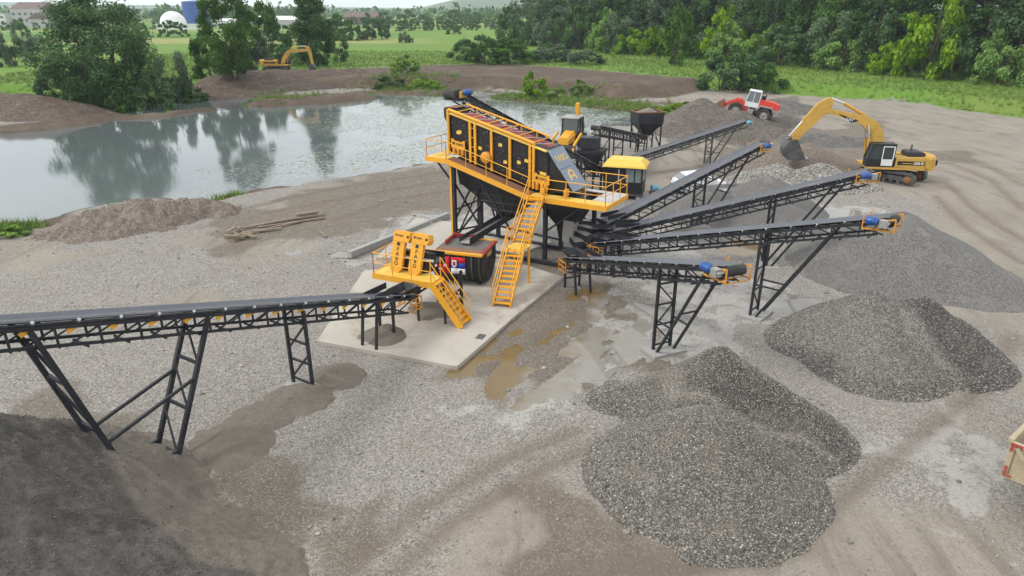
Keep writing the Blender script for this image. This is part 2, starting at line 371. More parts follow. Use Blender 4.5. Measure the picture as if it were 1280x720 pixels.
def mask(x, y, polys, w, amp, seed, sc_=.6):
    nz = fbm(x, y, sc_, 4, seed) * amp; m = np.zeros_like(x)
    for p in polys:
        xs, ys = zip(*p); k = (x > min(xs) - 8) & (x < max(xs) + 8) & (y > min(ys) - 8) & (y < max(ys) + 8)
        if k.any(): m[k] = np.maximum(m[k], sstep(-w, w, poly_sd(x[k], y[k], p) + nz[k]))
    return m
def height(x, y):
    x = np.asarray(x, float); y = np.asarray(y, float)
    z = fbm(x, y, .12, 3, 5) * .16 + fbm(x, y, .9, 3, 6) * .05
    near = sstep(75, 45, y); z = z * (1 - .5 * near)
    dp = poly_sd(x, y, POND) + fbm(x, y, .35, 3, 9) * 1.6
    du = poly_sd(x, y, UP) + fbm(x, y, .3, 4, 21) * 1.5
    z = z + sstep(-2.2, 1.0, du) * (1.55 + fbm(x, y, .02, 2, 23) * .5 + fbm(x, y, .5, 3, 24) * .3 * sstep(6, 0, du)) + sstep(40, 900, y - 140) * 1.0
    z = z - np.clip((dp + 2.2) * .23, 0, 2.1)
    for pts, h, w in SPITS:
        d = line_d(x, y, pts); tz = -.5 + h * (1 - (d / (1.25 * w)) ** 2) + fbm(x, y, .5, 3, 31) * .45
        k = np.exp(-np.minimum(d / (1.6 * w), 9) ** 4); z = z + (np.maximum(tz, z) - z) * k
    for r in RUTS:
        d = line_d(x, y, r); z = z - .05 * np.exp(-(d / .28) ** 2) + .03 * np.exp(-((d - .5) / .2) ** 2)
    for p, k in PUD:
        xs, ys = zip(*p); q = (x > min(xs) - 5) & (x < max(xs) + 5) & (y > min(ys) - 5) & (y < max(ys) + 5)
        if q.any():
            d = poly_sd(x[q], y[q], p) + fbm(x[q], y[q], .9, 5, 41) * 1.1
            rm = sstep(-4.2, -2.0, d); z[q] = z[q] * (1 - rm) + np.maximum(z[q], -.01 + .015 * fbm(x[q], y[q], 3., 2, 44)) * rm
            t = sstep(-.7, .35, d); z[q] = z[q] * (1 - t) + (-.10 + fbm(x[q], y[q], 1.6, 4, 43) * .09) * t
    xs, ys = zip(*WETALL); q = (x > min(xs) - 5) & (x < max(xs) + 5) & (y > min(ys) - 5) & (y < max(ys) + 5)
    if q.any():                                      # churned, half flooded ground right of the slab
        xq, yq = x[q], y[q]; t = sstep(-1.0, .8, poly_sd(xq, yq, WETALL) + fbm(xq, yq, .8, 4, 45) * 1.2); a_, b_ = xq * .55 + yq * .83, xq * .83 - yq * .55
        w = -.034 + fbm(a_ * .4, b_, 1.5, 5, 46) * .17 + fbm(xq, yq, 3.0, 3, 47) * .045; rm = sstep(-4., -1.2, poly_sd(xq, yq, WETALL)); zz = z[q]; zz = zz * (1 - rm) + np.maximum(zz, .0) * rm; z[q] = zz * (1 - t) + w * t
    return z
def hz(x, y): return float(height(np.array([x]), np.array([y]))[0])
def axis_pts(lo, f0, f1, hi, step, grow):
    mid = list(np.arange(f0, f1 + step * .5, step)); a = []; p = f1; s = step
    while p < hi: s *= grow; p += s; a.append(p)
    b = []; p = f0; s = step
    while p > lo: s *= grow; p -= s; b.append(p)
    return np.array(b[::-1] + mid + a)
gx = axis_pts(-4200, -31, 33, 4200, .23, 1.045); gy = axis_pts(-60, 9, 64, 4400, .23, 1.022)
X, Y = np.meshgrid(gx, gy); xf, yf = X.ravel(), Y.ravel(); zf = height(xf, yf)
nx, ny = len(gx), len(gy); idx = np.arange(nx * ny).reshape(ny, nx)
faces = np.stack([idx[:-1, :-1], idx[:-1, 1:], idx[1:, 1:], idx[1:, :-1]], -1).reshape(-1, 4)
m_grass = sstep(-.8, .8, poly_sd(xf, yf, GRASS) + fbm(xf, yf, .4, 4, 51) * 2.2)
d_pond = poly_sd(xf, yf, POND); d_up = poly_sd(xf, yf, UP)
m_soil = sstep(-3.5, -1.5, d_up) * (1 - m_grass)
m_soil = np.maximum(m_soil, sstep(-2.5, 0, d_pond) * .8)
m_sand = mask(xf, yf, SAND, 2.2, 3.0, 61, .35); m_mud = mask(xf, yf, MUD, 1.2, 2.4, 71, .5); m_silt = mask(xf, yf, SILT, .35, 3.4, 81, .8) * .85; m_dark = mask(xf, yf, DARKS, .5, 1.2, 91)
m_rut = np.zeros_like(xf)
for r in RUTS: m_rut = np.maximum(m_rut, np.exp(-(line_d(xf, yf, r) / .35) ** 2))
for pts, h, w in SPITS[:4]: m_soil = np.maximum(m_soil, np.exp(-(line_d(xf, yf, pts) / (1.5 * w)) ** 2))

# ---- ground material: gravel, sand, mud, silt, soil and grass told apart by masks
g = NG('ground_mat')
s1 = g.sep(g.attr('cover_a')['Color']); s2 = g.sep(g.attr('cover_b')['Color'])
brk = g.noise(2.2, 6, .7); fine = g.noise(9, 5, .7); big = g.noise(.22, 5, .6)
def edge(m): return g.rng(g.math('ADD', m, g.math('MULTIPLY', g.math('SUBTRACT', brk, .5), .9)), .22, .78)
cell = g.sep(g.voro(21)); cell2 = g.sep(g.voro(44)); gap = g.voro(21, 'DISTANCE_TO_EDGE', 'Distance')
stone = g.ramp(cell[0], [(0, (.104, .099, .091)), (.3, (.207, .194, .173)), (.62, (.311, .289, .259)), (.86, (.380, .354, .320)), (1, (.475, .449, .406))])
stone = g.mix(.35, stone, g.ramp(cell2[1], [(0, (.138, .130, .112)), (.6, (.294, .268, .233)), (1, (.432, .406, .363))]))
stone = g.mix(g.rng(gap, 0, .013, .55, 0), stone, (.17, .15, .125))
stone = g.mix(g.rng(big, .45, .7, 0, .28), stone, (.279, .245, .199))
stone = g.mix(g.rng(g.noise(.55, 4, .65), .5, .75, 0, .38), stone, (.186, .167, .138))
sand = g.mix(brk, (.244, .207, .160), (.372, .333, .272)); sand = g.mix(g.rng(fine, .5, .75, 0, .5), sand, (.380, .367, .329)); sand = g.mix(g.rng(cell[1], .78, .84, 0, .5), sand, stone)
sand = g.mix(g.rng(big, .35, .65, 0, .5), sand, (.206, .175, .141)); strk = g.noise(1., 5, .65, g.mapv(g.pos, (.9, .10, 1), (0, 0, R(-52))), .5); sand = g.mix(g.rng(strk, .5, .66, 0, .6), sand, (.157, .132, .108)); sand = g.mix(g.rng(strk, .42, .3, 0, .5), sand, (.330, .311, .276))
mud = g.mix(brk, (.072, .057, .040), (.182, .143, .095)); mud = g.mix(g.rng(cell[2], .5, .8, 0, .45), mud, stone)
silt = g.mix(fine, (.34, .325, .30), (.46, .445, .415)); silt = g.mix(g.rng(cell[1], .80, .84, 0, .6), silt, stone)
soil = g.mix(brk, (.052, .035, .024), (.128, .090, .060)); soil = g.mix(g.rng(big, .45, .7, 0, .5), soil, (.190, .153, .105))
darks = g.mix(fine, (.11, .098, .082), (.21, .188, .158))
gr = g.mix(g.noise(.35, 6, .7), (.075, .170, .016), (.170, .290, .035)); gr = g.mix(g.rng(g.noise(.05, 5, .65), .45, .7, 0, .6), gr, (.19, .23, .055)); gr = g.mix(g.rng(fine, .5, .8, 0, .4), gr, (.05, .095, .018))
fld = g.voro(1., out='Color', vec=g.mapv(g.pos, (.0035, .022, 0), (0, 0, R(4)))); fsep = g.sep(fld)
fcol = g.ramp(fsep[0], [(0, (.085, .19, .022)), (.35, (.14, .25, .035)), (.55, (.30, .29, .10)), (.75, (.10, .20, .03)), (1, (.18, .25, .055))])
gpos = g.new('ShaderNodeSeparateXYZ'); g.put(gpos.inputs[0], g.pos)
ff = g.math('MULTIPLY', g.rng(gpos.outputs[1], 170, 260), g.rng(g.math('ADD', gpos.outputs[0], g.math('MULTIPLY', gpos.outputs[1], .18)), 0, 30, 1, 0))
ff = g.math('MAXIMUM', g.math('MULTIPLY', ff, .85), g.rng(gpos.outputs[1], 480, 620, 0, .85)); gr = g.mix(ff, gr, fcol)
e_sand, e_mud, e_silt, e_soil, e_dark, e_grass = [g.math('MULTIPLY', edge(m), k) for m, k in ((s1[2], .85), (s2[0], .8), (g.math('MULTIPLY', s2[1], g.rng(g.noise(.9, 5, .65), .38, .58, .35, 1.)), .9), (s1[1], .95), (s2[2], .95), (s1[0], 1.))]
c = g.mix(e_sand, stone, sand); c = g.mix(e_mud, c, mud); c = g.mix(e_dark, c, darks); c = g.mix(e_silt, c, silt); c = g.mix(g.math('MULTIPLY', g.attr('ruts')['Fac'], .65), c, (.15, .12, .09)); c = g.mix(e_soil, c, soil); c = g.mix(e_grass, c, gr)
rg = g.math('SUBTRACT', .9, g.math('ADD', g.math('MULTIPLY', e_mud, g.rng(brk, .4, .6, .1, .35)), g.math('MULTIPLY', e_silt, g.rng(big, .3, .6, .1, .5))))
nrm = g.bump(g.math('ADD', g.math('MULTIPLY', cell[0], .6), g.math('MULTIPLY', fine, .5)), .75, .035, g.bump(brk, .6, .14))
ground_mat = g.set(Base_Color=c, Roughness=rg, Normal=nrm, Specular_IOR_Level=.3)
me = fastmesh('ground', np.stack([xf, yf, zf], 1), faces, ground_mat, True)
def add_col(me, name, a, b, c_):
    at = me.attributes.new(name, 'FLOAT_COLOR', 'POINT'); at.data.foreach_set('color', np.stack([a, b, c_, np.ones_like(a)], 1).astype(np.float32).ravel())
add_col(me, 'cover_a', m_grass, m_soil, m_sand); add_col(me, 'cover_b', m_mud, m_silt, m_dark)
at = me.attributes.new('ruts', 'FLOAT', 'POINT'); at.data.foreach_set('value', m_rut.astype(np.float32))
ground = link(bpy.data.objects.new('ground', me)); tag(ground, kind='structure')

# ---- pond
g = NG('pond_mat')
scum = g.noise(.11, 5, .65); sp = g.noise(2.6, 4, .7)
sx = g.new('ShaderNodeSeparateXYZ'); g.put(sx.inputs[0], g.pos)
zone = g.math('MULTIPLY', g.rng(sx.outputs[0], -32, -4), g.rng(scum, .36, .6))
film = g.math('MULTIPLY', zone, g.rng(sp, .44, .60, 0, .8))
g.set(Base_Color=g.mix(film, (.115, .135, .135), (.46, .48, .42)), Roughness=g.math('ADD', g.math('MULTIPLY', film, .45), .045), IOR=1.45,
      Normal=g.bump(g.math('ADD', g.noise(3.2, 3, .6, g.mapv(g.pos, (1, .6, 1))), g.math('MULTIPLY', g.noise(.5, 2), .8)), .055, .05))
wp = [(-420, 20), (60, 20), (60, 190), (-420, 190)]
po = mobj(None, 'pond_water', [(x, y, WATER_Z) for x, y in wp], [(0, 1, 2, 3)], g.m); tag(po, kind='structure')
for kind, colr in (('brown', (.19, .13, .058)), ('grey', (.27, .255, .225))):
    g = NG('puddle_' + kind)
    M['pud_' + kind] = g.set(Base_Color=g.mix(g.noise(1.4, 4), tuple(c * .7 for c in colr), colr), Roughness=.07, IOR=1.333, Normal=g.bump(g.noise(7, 2), .05, .01))
g = NG('puddle_mixed'); wx = g.new('ShaderNodeSeparateXYZ'); g.put(wx.inputs[0], g.pos)
wf = g.rng(g.math('ADD', g.math('SUBTRACT', wx.outputs[0], g.math('MULTIPLY', g.math('SUBTRACT', wx.outputs[1], 22.8), .42)), g.math('MULTIPLY', g.math('SUBTRACT', g.noise(.7, 4), .5), 4.)), .3, 2.6)
M['pud_mixed'] = g.set(Base_Color=g.mix(wf, g.mix(g.noise(1.6, 4), (.13, .088, .038), (.22, .155, .07)), g.mix(g.noise(1.4, 4), (.20, .188, .162), (.30, .285, .25))), Roughness=.06, IOR=1.333, Normal=g.bump(g.noise(7, 2), .05, .01))
for i, (p, k) in enumerate(PUD + [(WETALL, 'mixed')]):
    cx = sum(a for a, _ in p) / len(p); cy = sum(b for _, b in p) / len(p)
    v = [(cx + (a - cx) * (1.35 if i < len(PUD) else 1.16), cy + (b - cy) * (1.35 if i < len(PUD) else 1.16), -.024 - .0013 * i) for a, b in p]
    o = mobj(None, 'puddle', v, [tuple(range(len(v)))], M['pud_' + k]); tag(o, kind='structure')

# ================================================================== heaps of material
def gravel_mat(name, stops, scale, bump=.9, tint=None, stain=None, gapc=(.03, .03, .03)):
    g = NG(name); a = g.sep(g.voro(scale)); e = g.voro(scale, 'DISTANCE_TO_EDGE', 'Distance'); b = g.sep(g.voro(scale * 2.3))
    c = g.ramp(a[0], stops); c = g.mix(.35, c, g.ramp(b[0], stops)); c = g.mix(g.rng(e, 0, .25 / scale, .6, 0), c, gapc)
    n = g.noise(.55, 5, .65)
    c = g.mix(g.math('MULTIPLY', g.attr('age')['Fac'], .8), c, g.mix(.28, (.012, .013, .014), c), 'MIX'); c = g.mix(g.math('MULTIPLY', g.math('MULTIPLY', g.rng(g.attr('age')['Fac'], .12, .3), g.rng(g.attr('age')['Fac'], .7, .4)), .5), c, (.34, .315, .27)); c = g.mix(g.rng(g.noise(.9, 4, .6), .55, .72, 0, .35), c, (.30, .28, .245))
    if tint: c = g.mix(g.rng(n, .42, .68, 0, .6), c, tint, 'MULTIPLY')
    if stain: c = g.mix(g.rng(g.noise(.8, 4, .6, dist=.6), .52, .7, 0, .5), c, stain)
    M[name] = g.set(Base_Color=c, Roughness=.8, Normal=g.bump(g.math('ADD', a[1], g.math('MULTIPLY', g.noise(scale * .6, 4), .7)), bump, 1.0 / scale * .6)); return M[name]
MIXST = [(0, (.026, .025, .022)), (.4, (.075, .069, .059)), (.7, (.150, .136, .113)), (.88, (.255, .232, .193)), (1, (.396, .370, .320))]
gravel_mat('heap_coarse', MIXST, 20, 1., stain=(.22, .19, .15))
gravel_mat('heap_dark', [(0, (.027, .026, .025)), (.4, (.068, .066, .059)), (.75, (.135, .128, .113)), (1, (.378, .352, .311))], 20, 1., stain=(.153, .128, .092))
gravel_mat('heap_fine', [(0, (.058, .055, .050)), (.5, (.125, .117, .107)), (1, (.250, .238, .218))], 22, .7, stain=(.211, .199, .183))
gravel_mat('heap_sandgrey', [(0, (.075, .07, .066)), (.5, (.125, .118, .11)), (1, (.20, .19, .178))], 30, .5, stain=(.17, .155, .135))
gravel_mat('heap_pale', [(0, (.10, .10, .085)), (.4, (.22, .215, .18)), (.8, (.36, .35, .31)), (1, (.55, .54, .50))], 8, 1.)
gravel_mat('heap_brown', [(0, (.09, .07, .055)), (.5, (.17, .135, .105)), (1, (.29, .245, .20))], 12, .8, stain=(.13, .10, .075))
gravel_mat('heap_soil', [(0, (.055, .036, .027)), (.5, (.095, .064, .047)), (1, (.16, .115, .085))], 5, .9, stain=(.13, .092, .066))
gravel_mat('heap_dirt', [(0, (.045, .038, .032)), (.5, (.10, .083, .068)), (1, (.20, .17, .14))], 9, .9, stain=(.16, .125, .095))
def clod_mat():
    g = NG('heap_wetsand'); n1 = g.noise(2.0, 8, .72, dist=.4); n2 = g.noise(.35, 4, .6); n3 = g.noise(22, 4, .7)
    c = g.mix(g.rng(n1, .3, .7), (.098, .090, .078), (.205, .188, .164)); lt = g.attr('age')['Fac']; n4 = g.noise(9, 5, .75); c = g.mix(g.rng(n4, .5, .72, 0, .4), c, (.058, .053, .046))
    c = g.mix(g.rng(g.math('ADD', lt, g.math('MULTIPLY', g.math('SUBTRACT', n2, .5), .8)), .3, .7), c, g.mix(n3, (.215, .182, .145), (.33, .285, .235)))
    c = g.mix(g.rng(n3, .5, .8, 0, .4), c, (.20, .19, .17))
    rid = g.math('ABSOLUTE', g.math('SUBTRACT', g.noise(3.2, 6, .65, dist=1.2), .5))
    M['heap_wetsand'] = g.set(Base_Color=c, Roughness=.85, Normal=g.bump(g.math('ADD', g.math('MULTIPLY', rid, 2.5), g.math('ADD', g.math('MULTIPLY', n3, .4), g.math('MULTIPLY', n4, 1.2))), 1., .12))
clod_mat()
HEAPS = []; HEAPV = []
def heap_z(x, y, lobes, namp, nscale, seed):
    h = np.full(np.shape(x), -9.)
    w = fbm(x, y, .5, 3, seed + 50) * .35
    for lb in lobes:
        if len(lb) == 4: d = np.hypot(x - lb[0], y - lb[1]); top = lb[2]; sl = lb[3]
        else: d, t = seg_dist(x, y, lb[0:2], lb[3:5]); top = lb[2] * (1 - t) + lb[5] * t; sl = lb[6]
        r = .3; zz = top - sl * (np.sqrt((d + w * np.minimum(1, d)) ** 2 + r * r) - r)
        k = .10; hh = np.clip(.5 + .5 * (zz - h) / k, 0, 1); h = h * (1 - hh) + zz * hh + k * hh * (1 - hh)
    foot = sstep(-.5, .6, h); h = np.where(h < .5, h * (.75 + .25 * foot), h)
    return h + fbm(x, y, nscale, 5, seed) * namp
def heap(name, label, lobes, mat, cat='heap', res=.16, namp=.10, nscale=1.2, seed=1, group=None, age=None, base=None, skirt=.12, clod=0.):
    xs = [l[0] for l in lobes] + [l[3] for l in lobes if len(l) > 4]; ys = [l[1] for l in lobes] + [l[4] for l in lobes if len(l) > 4]
    rad = max((max(l[2], l[5] if len(l) > 4 else 0) + skirt) / l[-1] for l in lobes) + 1.4
    ax = np.arange(min(xs) - rad, max(xs) + rad, res); ay = np.arange(min(ys) - rad, max(ys) + rad, res)
    X, Y = np.meshgrid(ax, ay); zb = hz(np.mean(xs), np.mean(ys)) if base is None else base
    Z = heap_z(X, Y, lobes, namp, nscale, seed)
    if clod: Z = Z + clod * (.5 - 2 * np.abs(fbm(X + .6 * Y, Y, 2.2, 4, seed + 7))) + clod * .6 * (.5 - 2 * np.abs(fbm(X, Y, 5.5, 3, seed + 9)))
    keep = Z > -skirt; Zc = np.maximum(Z, -skirt - .2) + zb
    n = len(ax); ix = np.arange(X.size).reshape(X.shape)
    q = keep[:-1, :-1] | keep[1:, :-1] | keep[:-1, 1:] | keep[1:, 1:]
    f = np.stack([ix[:-1, :-1][q], ix[:-1, 1:][q], ix[1:, 1:][q], ix[1:, :-1][q]], 1)
    used, inv = np.unique(f, return_inverse=True); V = np.stack([X.ravel(), Y.ravel(), Zc.ravel()], 1)[used]; f = inv.reshape(f.shape)
    cx, cy = float(np.mean(xs)), float(np.mean(ys)); V[:, 0] -= cx; V[:, 1] -= cy; V[:, 2] -= zb
    me = fastmesh(name, V, f, M[mat], True)
    a = me.attributes.new('age', 'FLOAT', 'POINT'); a.data.foreach_set('value', (age(V[:, 0] + cx, V[:, 1] + cy, V[:, 2]) if age else np.zeros(len(V))).astype(np.float32))
    o = link(bpy.data.objects.new(name, me)); o.location = (cx, cy, zb); tag(o, label, cat, group)
    HEAPS.append((lobes, namp, nscale, seed, zb)); HEAPV.append(V + np.array([cx, cy, zb])); return o
def on_heap(lobes, namp, nscale, seed, zb, n, lo=.0, box_=None):
    xs = [l[0] for l in lobes] + [l[3] for l in lobes if len(l) > 4]; ys = [l[1] for l in lobes] + [l[4] for l in lobes if len(l) > 4]
    rad = max(l[2] / l[-1] for l in lobes) + 1.2
    x = RNG.uniform(min(xs) - rad, max(xs) + rad, n * 3); y = RNG.uniform(min(ys) - rad, max(ys) + rad, n * 3)
    z = heap_z(x, y, lobes, namp, nscale, seed); k = z > lo; x, y, z = x[k][:n], y[k][:n], z[k][:n]
    return np.stack([x, y, z + zb], 1)
HP = dict(
  front=[(5.5, 16.2, 2.3, .74), (6.8, 19.5, 2.5, 8.7, 18.2, 1.5, .84), (3.9, 20.5, .55, 5.6, 19.9, 1.3, .55)],
  right=[(14.2, 24.6, 2.3, .70), (16.0, 24.1, 2.35, 16.7, 23.5, 1.8, .78), (13.9, 23.0, 1.7, .68), (11.9, 24.8, .8, .55)],
  third=[(20.3, 34.0, 2.9, .56), (22.2, 31.6, 1.5, .46), (18.2, 33.0, 1.5, .45)],
  fourth=[(12.9, 44.0, 1.9, .6), (17.4, 45.8, 2.1, .55), (15.8, 42.0, 1.8, .48), (11.2, 38.9, .8, .5)],
  brown=[(25.2, 58.3, 2.2, .50), (22.4, 58.6, 1.5, .48), (28.0, 58.2, 1.1, .42)],
  pale=[(20.3, 52.0, 1.6, .45), (24.0, 52.6, 1.55, .5), (17.6, 51.2, 1.0, .4), (26.2, 52.0, .9, .45)],
  loader=[(22.0, 80.5, 3.3, .55), (25.0, 79.0, 2.2, 33.0, 84.5, .9, .36), (19.0, 76.5, 1.7, .45), (24, 72, 1.1, .4), (27.5, 74, 1.0, .4)],
  left=[(-14.0, 12.3, 5.0, .80), (-10.6, 11.0, 2.3, .50), (-8.2, 11.2, 1.0, .30)])
heap('gravel_heap', 'speckled coarse gravel heap with two humps, nearest the camera', HP['front'], 'heap_coarse', res=.11, namp=.09, seed=3, age=lambda x, y, z: sstep(-.4, .5, (y - 17.75) + .42 * (x - 7)) * sstep(4.2, 6.6, x + .25 * fbm(x, y, .8, 3, 2)))
heap('gravel_heap', 'dark twin-peaked gravel heap under the longest stacking conveyor', HP['right'], 'heap_dark', res=.13, namp=.09, seed=13, age=lambda x, y, z: .25 + .6 * sstep(14.6, 15.6, x + .4 * (y - 24)))
heap('gravel_heap', 'broad smooth cone of fine grey gravel below the excavator', HP['third'], 'heap_fine', res=.2, namp=.05, seed=23)
heap('sand_heap', 'grey sand heaps lying under the two rear stacking conveyors', HP['fourth'], 'heap_sandgrey', res=.2, namp=.05, seed=33)
heap('dirt_heap', 'brown raw sand heap right under the excavator bucket', HP['brown'], 'heap_brown', res=.25, namp=.14, seed=43)
heap('gravel_heap', 'pale greenish pebble heap in front of the brown heap', HP['pale'], 'heap_pale', res=.25, namp=.16, seed=53)
heap('dirt_heap', 'long dark feed heap with the red wheel loader driving up it', HP['loader'], 'heap_dirt', res=.3, namp=.4, nscale=.7, seed=63)
heap('sand_heap', 'huge dark wet sand heap filling the bottom left corner', HP['left'], 'heap_wetsand', res=.065, namp=.14, nscale=1.5, seed=73, clod=.09,
     age=lambda x, y, z: sstep(-.9, .9, x + 1.25 * (y - 12) + 6.6 + 1.2 * fbm(x, y, .5, 3, 4)))
heap('dirt_heap', 'long low brown earth heap at the left edge of the pond', [(-78, 94, 2.6, -61.5, 92, 2.3, .36), (-58, 89, 1.0, .3)], 'heap_soil', res=.5, namp=.4, nscale=.5, seed=83, skirt=1.3, clod=.2)
b1, b2, b3 = G(95, 296), G(160, 290), G(235, 279)
heap('dirt_heap', 'rough muddy bank with clods along the near shore of the pond', [(b1.x, b1.y + 1.5, 1.15, b2.x, b2.y + 2.4, 1.35, .5), (b2.x, b2.y + 2.4, 1.35, b3.x, b3.y + 2.5, .9, .5), (b2.x - 2, b2.y + .6, .6, .3)], 'heap_brown', res=.14, namp=.5, nscale=.9, seed=93, skirt=.9, clod=.22)
e1, e2, e3 = G(285, 106, .6), G(370, 99, .8), G(450, 95, .8)
heap('dirt_heap', 'dark brown spoil bank beside the distant excavator', [(e1.x, e1.y, 1.5, e2.x, e2.y - 3, 1.3, .34), (e2.x, e2.y - 3, 1.3, e3.x, e3.y, .7, .3)], 'heap_soil', res=.6, namp=.45, nscale=.4, seed=103, skirt=2.6, clod=.25)
for u, v, h_, s_, r_, lab in ((374, 500, .62, .72, .1, 'small cone of wet sand beside the lone trestle leg'), (424, 470, .5, .8, .1, 'little peaked sand cone behind the trestle of the left conveyor'),
                     (292, 553, .42, .42, .1, 'rounded wet sand mound between trestle and big sand heap'), (484, 424, .55, .95, .08, 'dark sand spill at the conveyor feet on the slab edge'), (545, 393, .32, .42, .08, 'wet sand spill on the slab beneath the dewatering screen'),
                     (330, 524, .3, .4, .1, 'low wet sand hump halfway along under the left conveyor')):
    p = G(u, v); heap('sand_mound', lab, [(p.x, p.y, h_, s_), (p.x - .5, p.y + .15, h_ * .6, s_ * .9)], 'heap_wetsand', res=r_, namp=.10, nscale=2.2, seed=int(u), clod=.03, age=lambda x, y, z: .66 + 0 * x, base=.12 if u > 470 else 0.)
for u, v, h_, lab in ((975, 136, 1.3, 'dark gravel hump right behind the red wheel loader'), (995, 140, 1.1, 'rightmost dark gravel hump behind the wheel loader'), (1010, 176, .9, 'low dark ridge of gravel behind the excavator bucket'), (1058, 180, .8, 'low dark ridge of gravel behind the excavator boom')):
    p = G(u, v); heap('gravel_mound', lab, [(p.x - 1.5, p.y, h_, p.x + 1.5, p.y, h_ * .8, .4)], 'heap_dark', res=.3, namp=.2, nscale=.8, seed=int(u))

# ---- loose stones
def stone_mat(name, stops, dust=.4):
    g = NG(name); r = g.new('ShaderNodeObjectInfo').outputs['Random']
    M[name] = g.set(Base_Color=g.mix(g.rng(g.noise(30, 3), .4, .7, 0, dust), g.ramp(r, stops), (.30, .28, .25)), Roughness=.75); return M[name]
stone_mat('pebble_mix', MIXST[:1] + [(.3, (.075, .069, .060)), (.6, (.158, .144, .121)), (.86, (.273, .249, .209)), (1, (.440, .413, .361))])
stone_mat('pebble_dark', [(0, (.024, .024, .024)), (.5, (.076, .074, .069)), (.8, (.190, .175, .150)), (1, (.475, .442, .396))])
stone_mat('pebble_ground', [(0, (.098, .094, .082)), (.35, (.221, .205, .180)), (.7, (.303, .283, .250)), (1, (.426, .410, .377))])
def hs(i): return HEAPS[i]
gn_scatter('heap_pebbles', on_heap(*hs(0), 90000, -.25), .010, .030, M['pebble_mix'], seed=1, label='loose pebbles covering the nearest gravel heap')
gn_scatter('heap_pebbles', on_heap(*hs(1), 70000, -.25), .010, .030, M['pebble_dark'], seed=2, label='loose dark pebbles on the twin-peaked gravel heap')
gn_scatter('heap_pebbles', on_heap(*hs(5), 9000), .05, .13, M['pebble_ground'], seed=4, label='loose stones on the pale pebble heap')
stone_mat('sand_clod', [(0, (.05, .046, .040)), (.6, (.11, .10, .088)), (1, (.19, .175, .15))], .1)
q = HEAPV[7]; q = q[RNG.integers(0, len(q), 26000)] + RNG.uniform(-.03, .03, (26000, 3)) * np.array([1, 1, .3]); q = q[(q[:, 1] > 9.8) & (q[:, 0] + 1.25 * (q[:, 1] - 12) + 6.6 + RNG.normal(size=len(q)) * .8 < .2)]; gn_scatter('sand_clods', q, .008, .030, M['sand_clod'], seed=6, label='small lumps of wet sand on the big sand heap')
for i_ in (0, 1):
    q = on_heap(*hs(i_), 30000, -.35); q = q[q[:, 2] < .3 + .25 * RNG.random(len(q))]; gn_scatter('heap_pebbles', q, .022, .05, M['pebble_mix' if i_ == 0 else 'pebble_dark'], seed=21 + i_, label=('coarser stones rolled to the foot of the nearest heap', 'coarser stones at the foot of the twin-peaked heap')[i_])
n = 260000; x = RNG.uniform(-30, 32, n); y = 11 + 48 * RNG.uniform(0, 1, n) ** 1.25
km = (1 - mask(x, y, SAND, 2.2, 3, 61, .35) * .85) * (1 - mask(x, y, SILT, .4, 2.2, 81, .7) * .9) * (1 - mask(x, y, DARKS, .5, 1.2, 91)) * (.45 + .9 * vnoise(x * .4, y * .4, 7))
k = (RNG.uniform(0, 1, n) < km) & (poly_sd(x, y, POND) < -1.5); x, y = x[k], y[k]
gn_scatter('ground_pebbles', np.stack([x, y, height(x, y) + .005], 1), .009, .030, M['pebble_ground'], seed=8, label='loose pebbles strewn over the yard')
n = 700; x = RNG.uniform(-32, 30, n); y = RNG.uniform(13, 70, n); k = poly_sd(x, y, POND) < -1; x, y = x[k], y[k]
gn_scatter('ground_stones', np.stack([x, y, height(x, y) + .02], 1), .04, .12, M['pebble_ground'], seed=9, label='bigger stones and lumps lying about the yard')
# ================================================================== screening plant
AX = math.atan2(-.5, .866)                          # long axis of the screen on the ground
PO = Vector((.82, 34.3, 0))
def rails(parent, pts, h=.95, post_every=1.0, r=.024, mat='yellow', mid=True, ends=(True, True)):
    up = Vector((0, 0, 1))
    for p, q in zip(pts[:-1], pts[1:]):
        p, q = Vector(p), Vector(q); L = (q - p).length; n = max(1, round(L / post_every))
        tube(parent, 'handrail', p + up * h, q + up * h, r, mat)
        if mid: tube(parent, 'mid_rail', p + up * h * .52, q + up * h * .52, r * .8, mat)
        for i in range(n + 1):
            c = p.lerp(q, i / n); tube(parent, 'post', c, c + up * h, r, mat)
def stairs(parent, p, q, width, n, mat='yellow', rail=True, stringer=.24, ends=True):
    st = bpy.data.objects.new('staircase', None); link(st, parent)
    p, q = Vector(p), Vector(q); d = q - p; hd = Vector((d.x, d.y, 0)).normalized(); sd = Vector((-hd.y, hd.x, 0)); w = sd * width / 2
    for s in (-1, 1):
        beam(st, 'stringer', p + w * s, q + w * s, .045, stringer, mat)
        if rail:
            up = Vector((0, 0, 1)); a, b = p + w * s * 1.04, q + w * s * 1.04; k = max(2, round(d.length / 1.0))
            tube(st, 'handrail', a + up * .95, b + up * .95, .024, mat); tube(st, 'mid_rail', a + up * .52, b + up * .52, .019, mat)
            for i in range(k + 1): c = a.lerp(b, i / k); tube(st, 'post', c, c + up * .95, .022, mat)
    rot = Matrix((hd, sd, Vector((0, 0, 1)))).transposed()
    for i in range(n):
        box(st, 'step', p + d * ((i + .6) / n) + Vector((0, 0, .03)), (.24, width - .05, .035), mat, rot)
    return st
pl = thing('screening_plant', 'tall yellow and black inclined screening plant with stairs and walkways', 'screening plant', PO, AX)
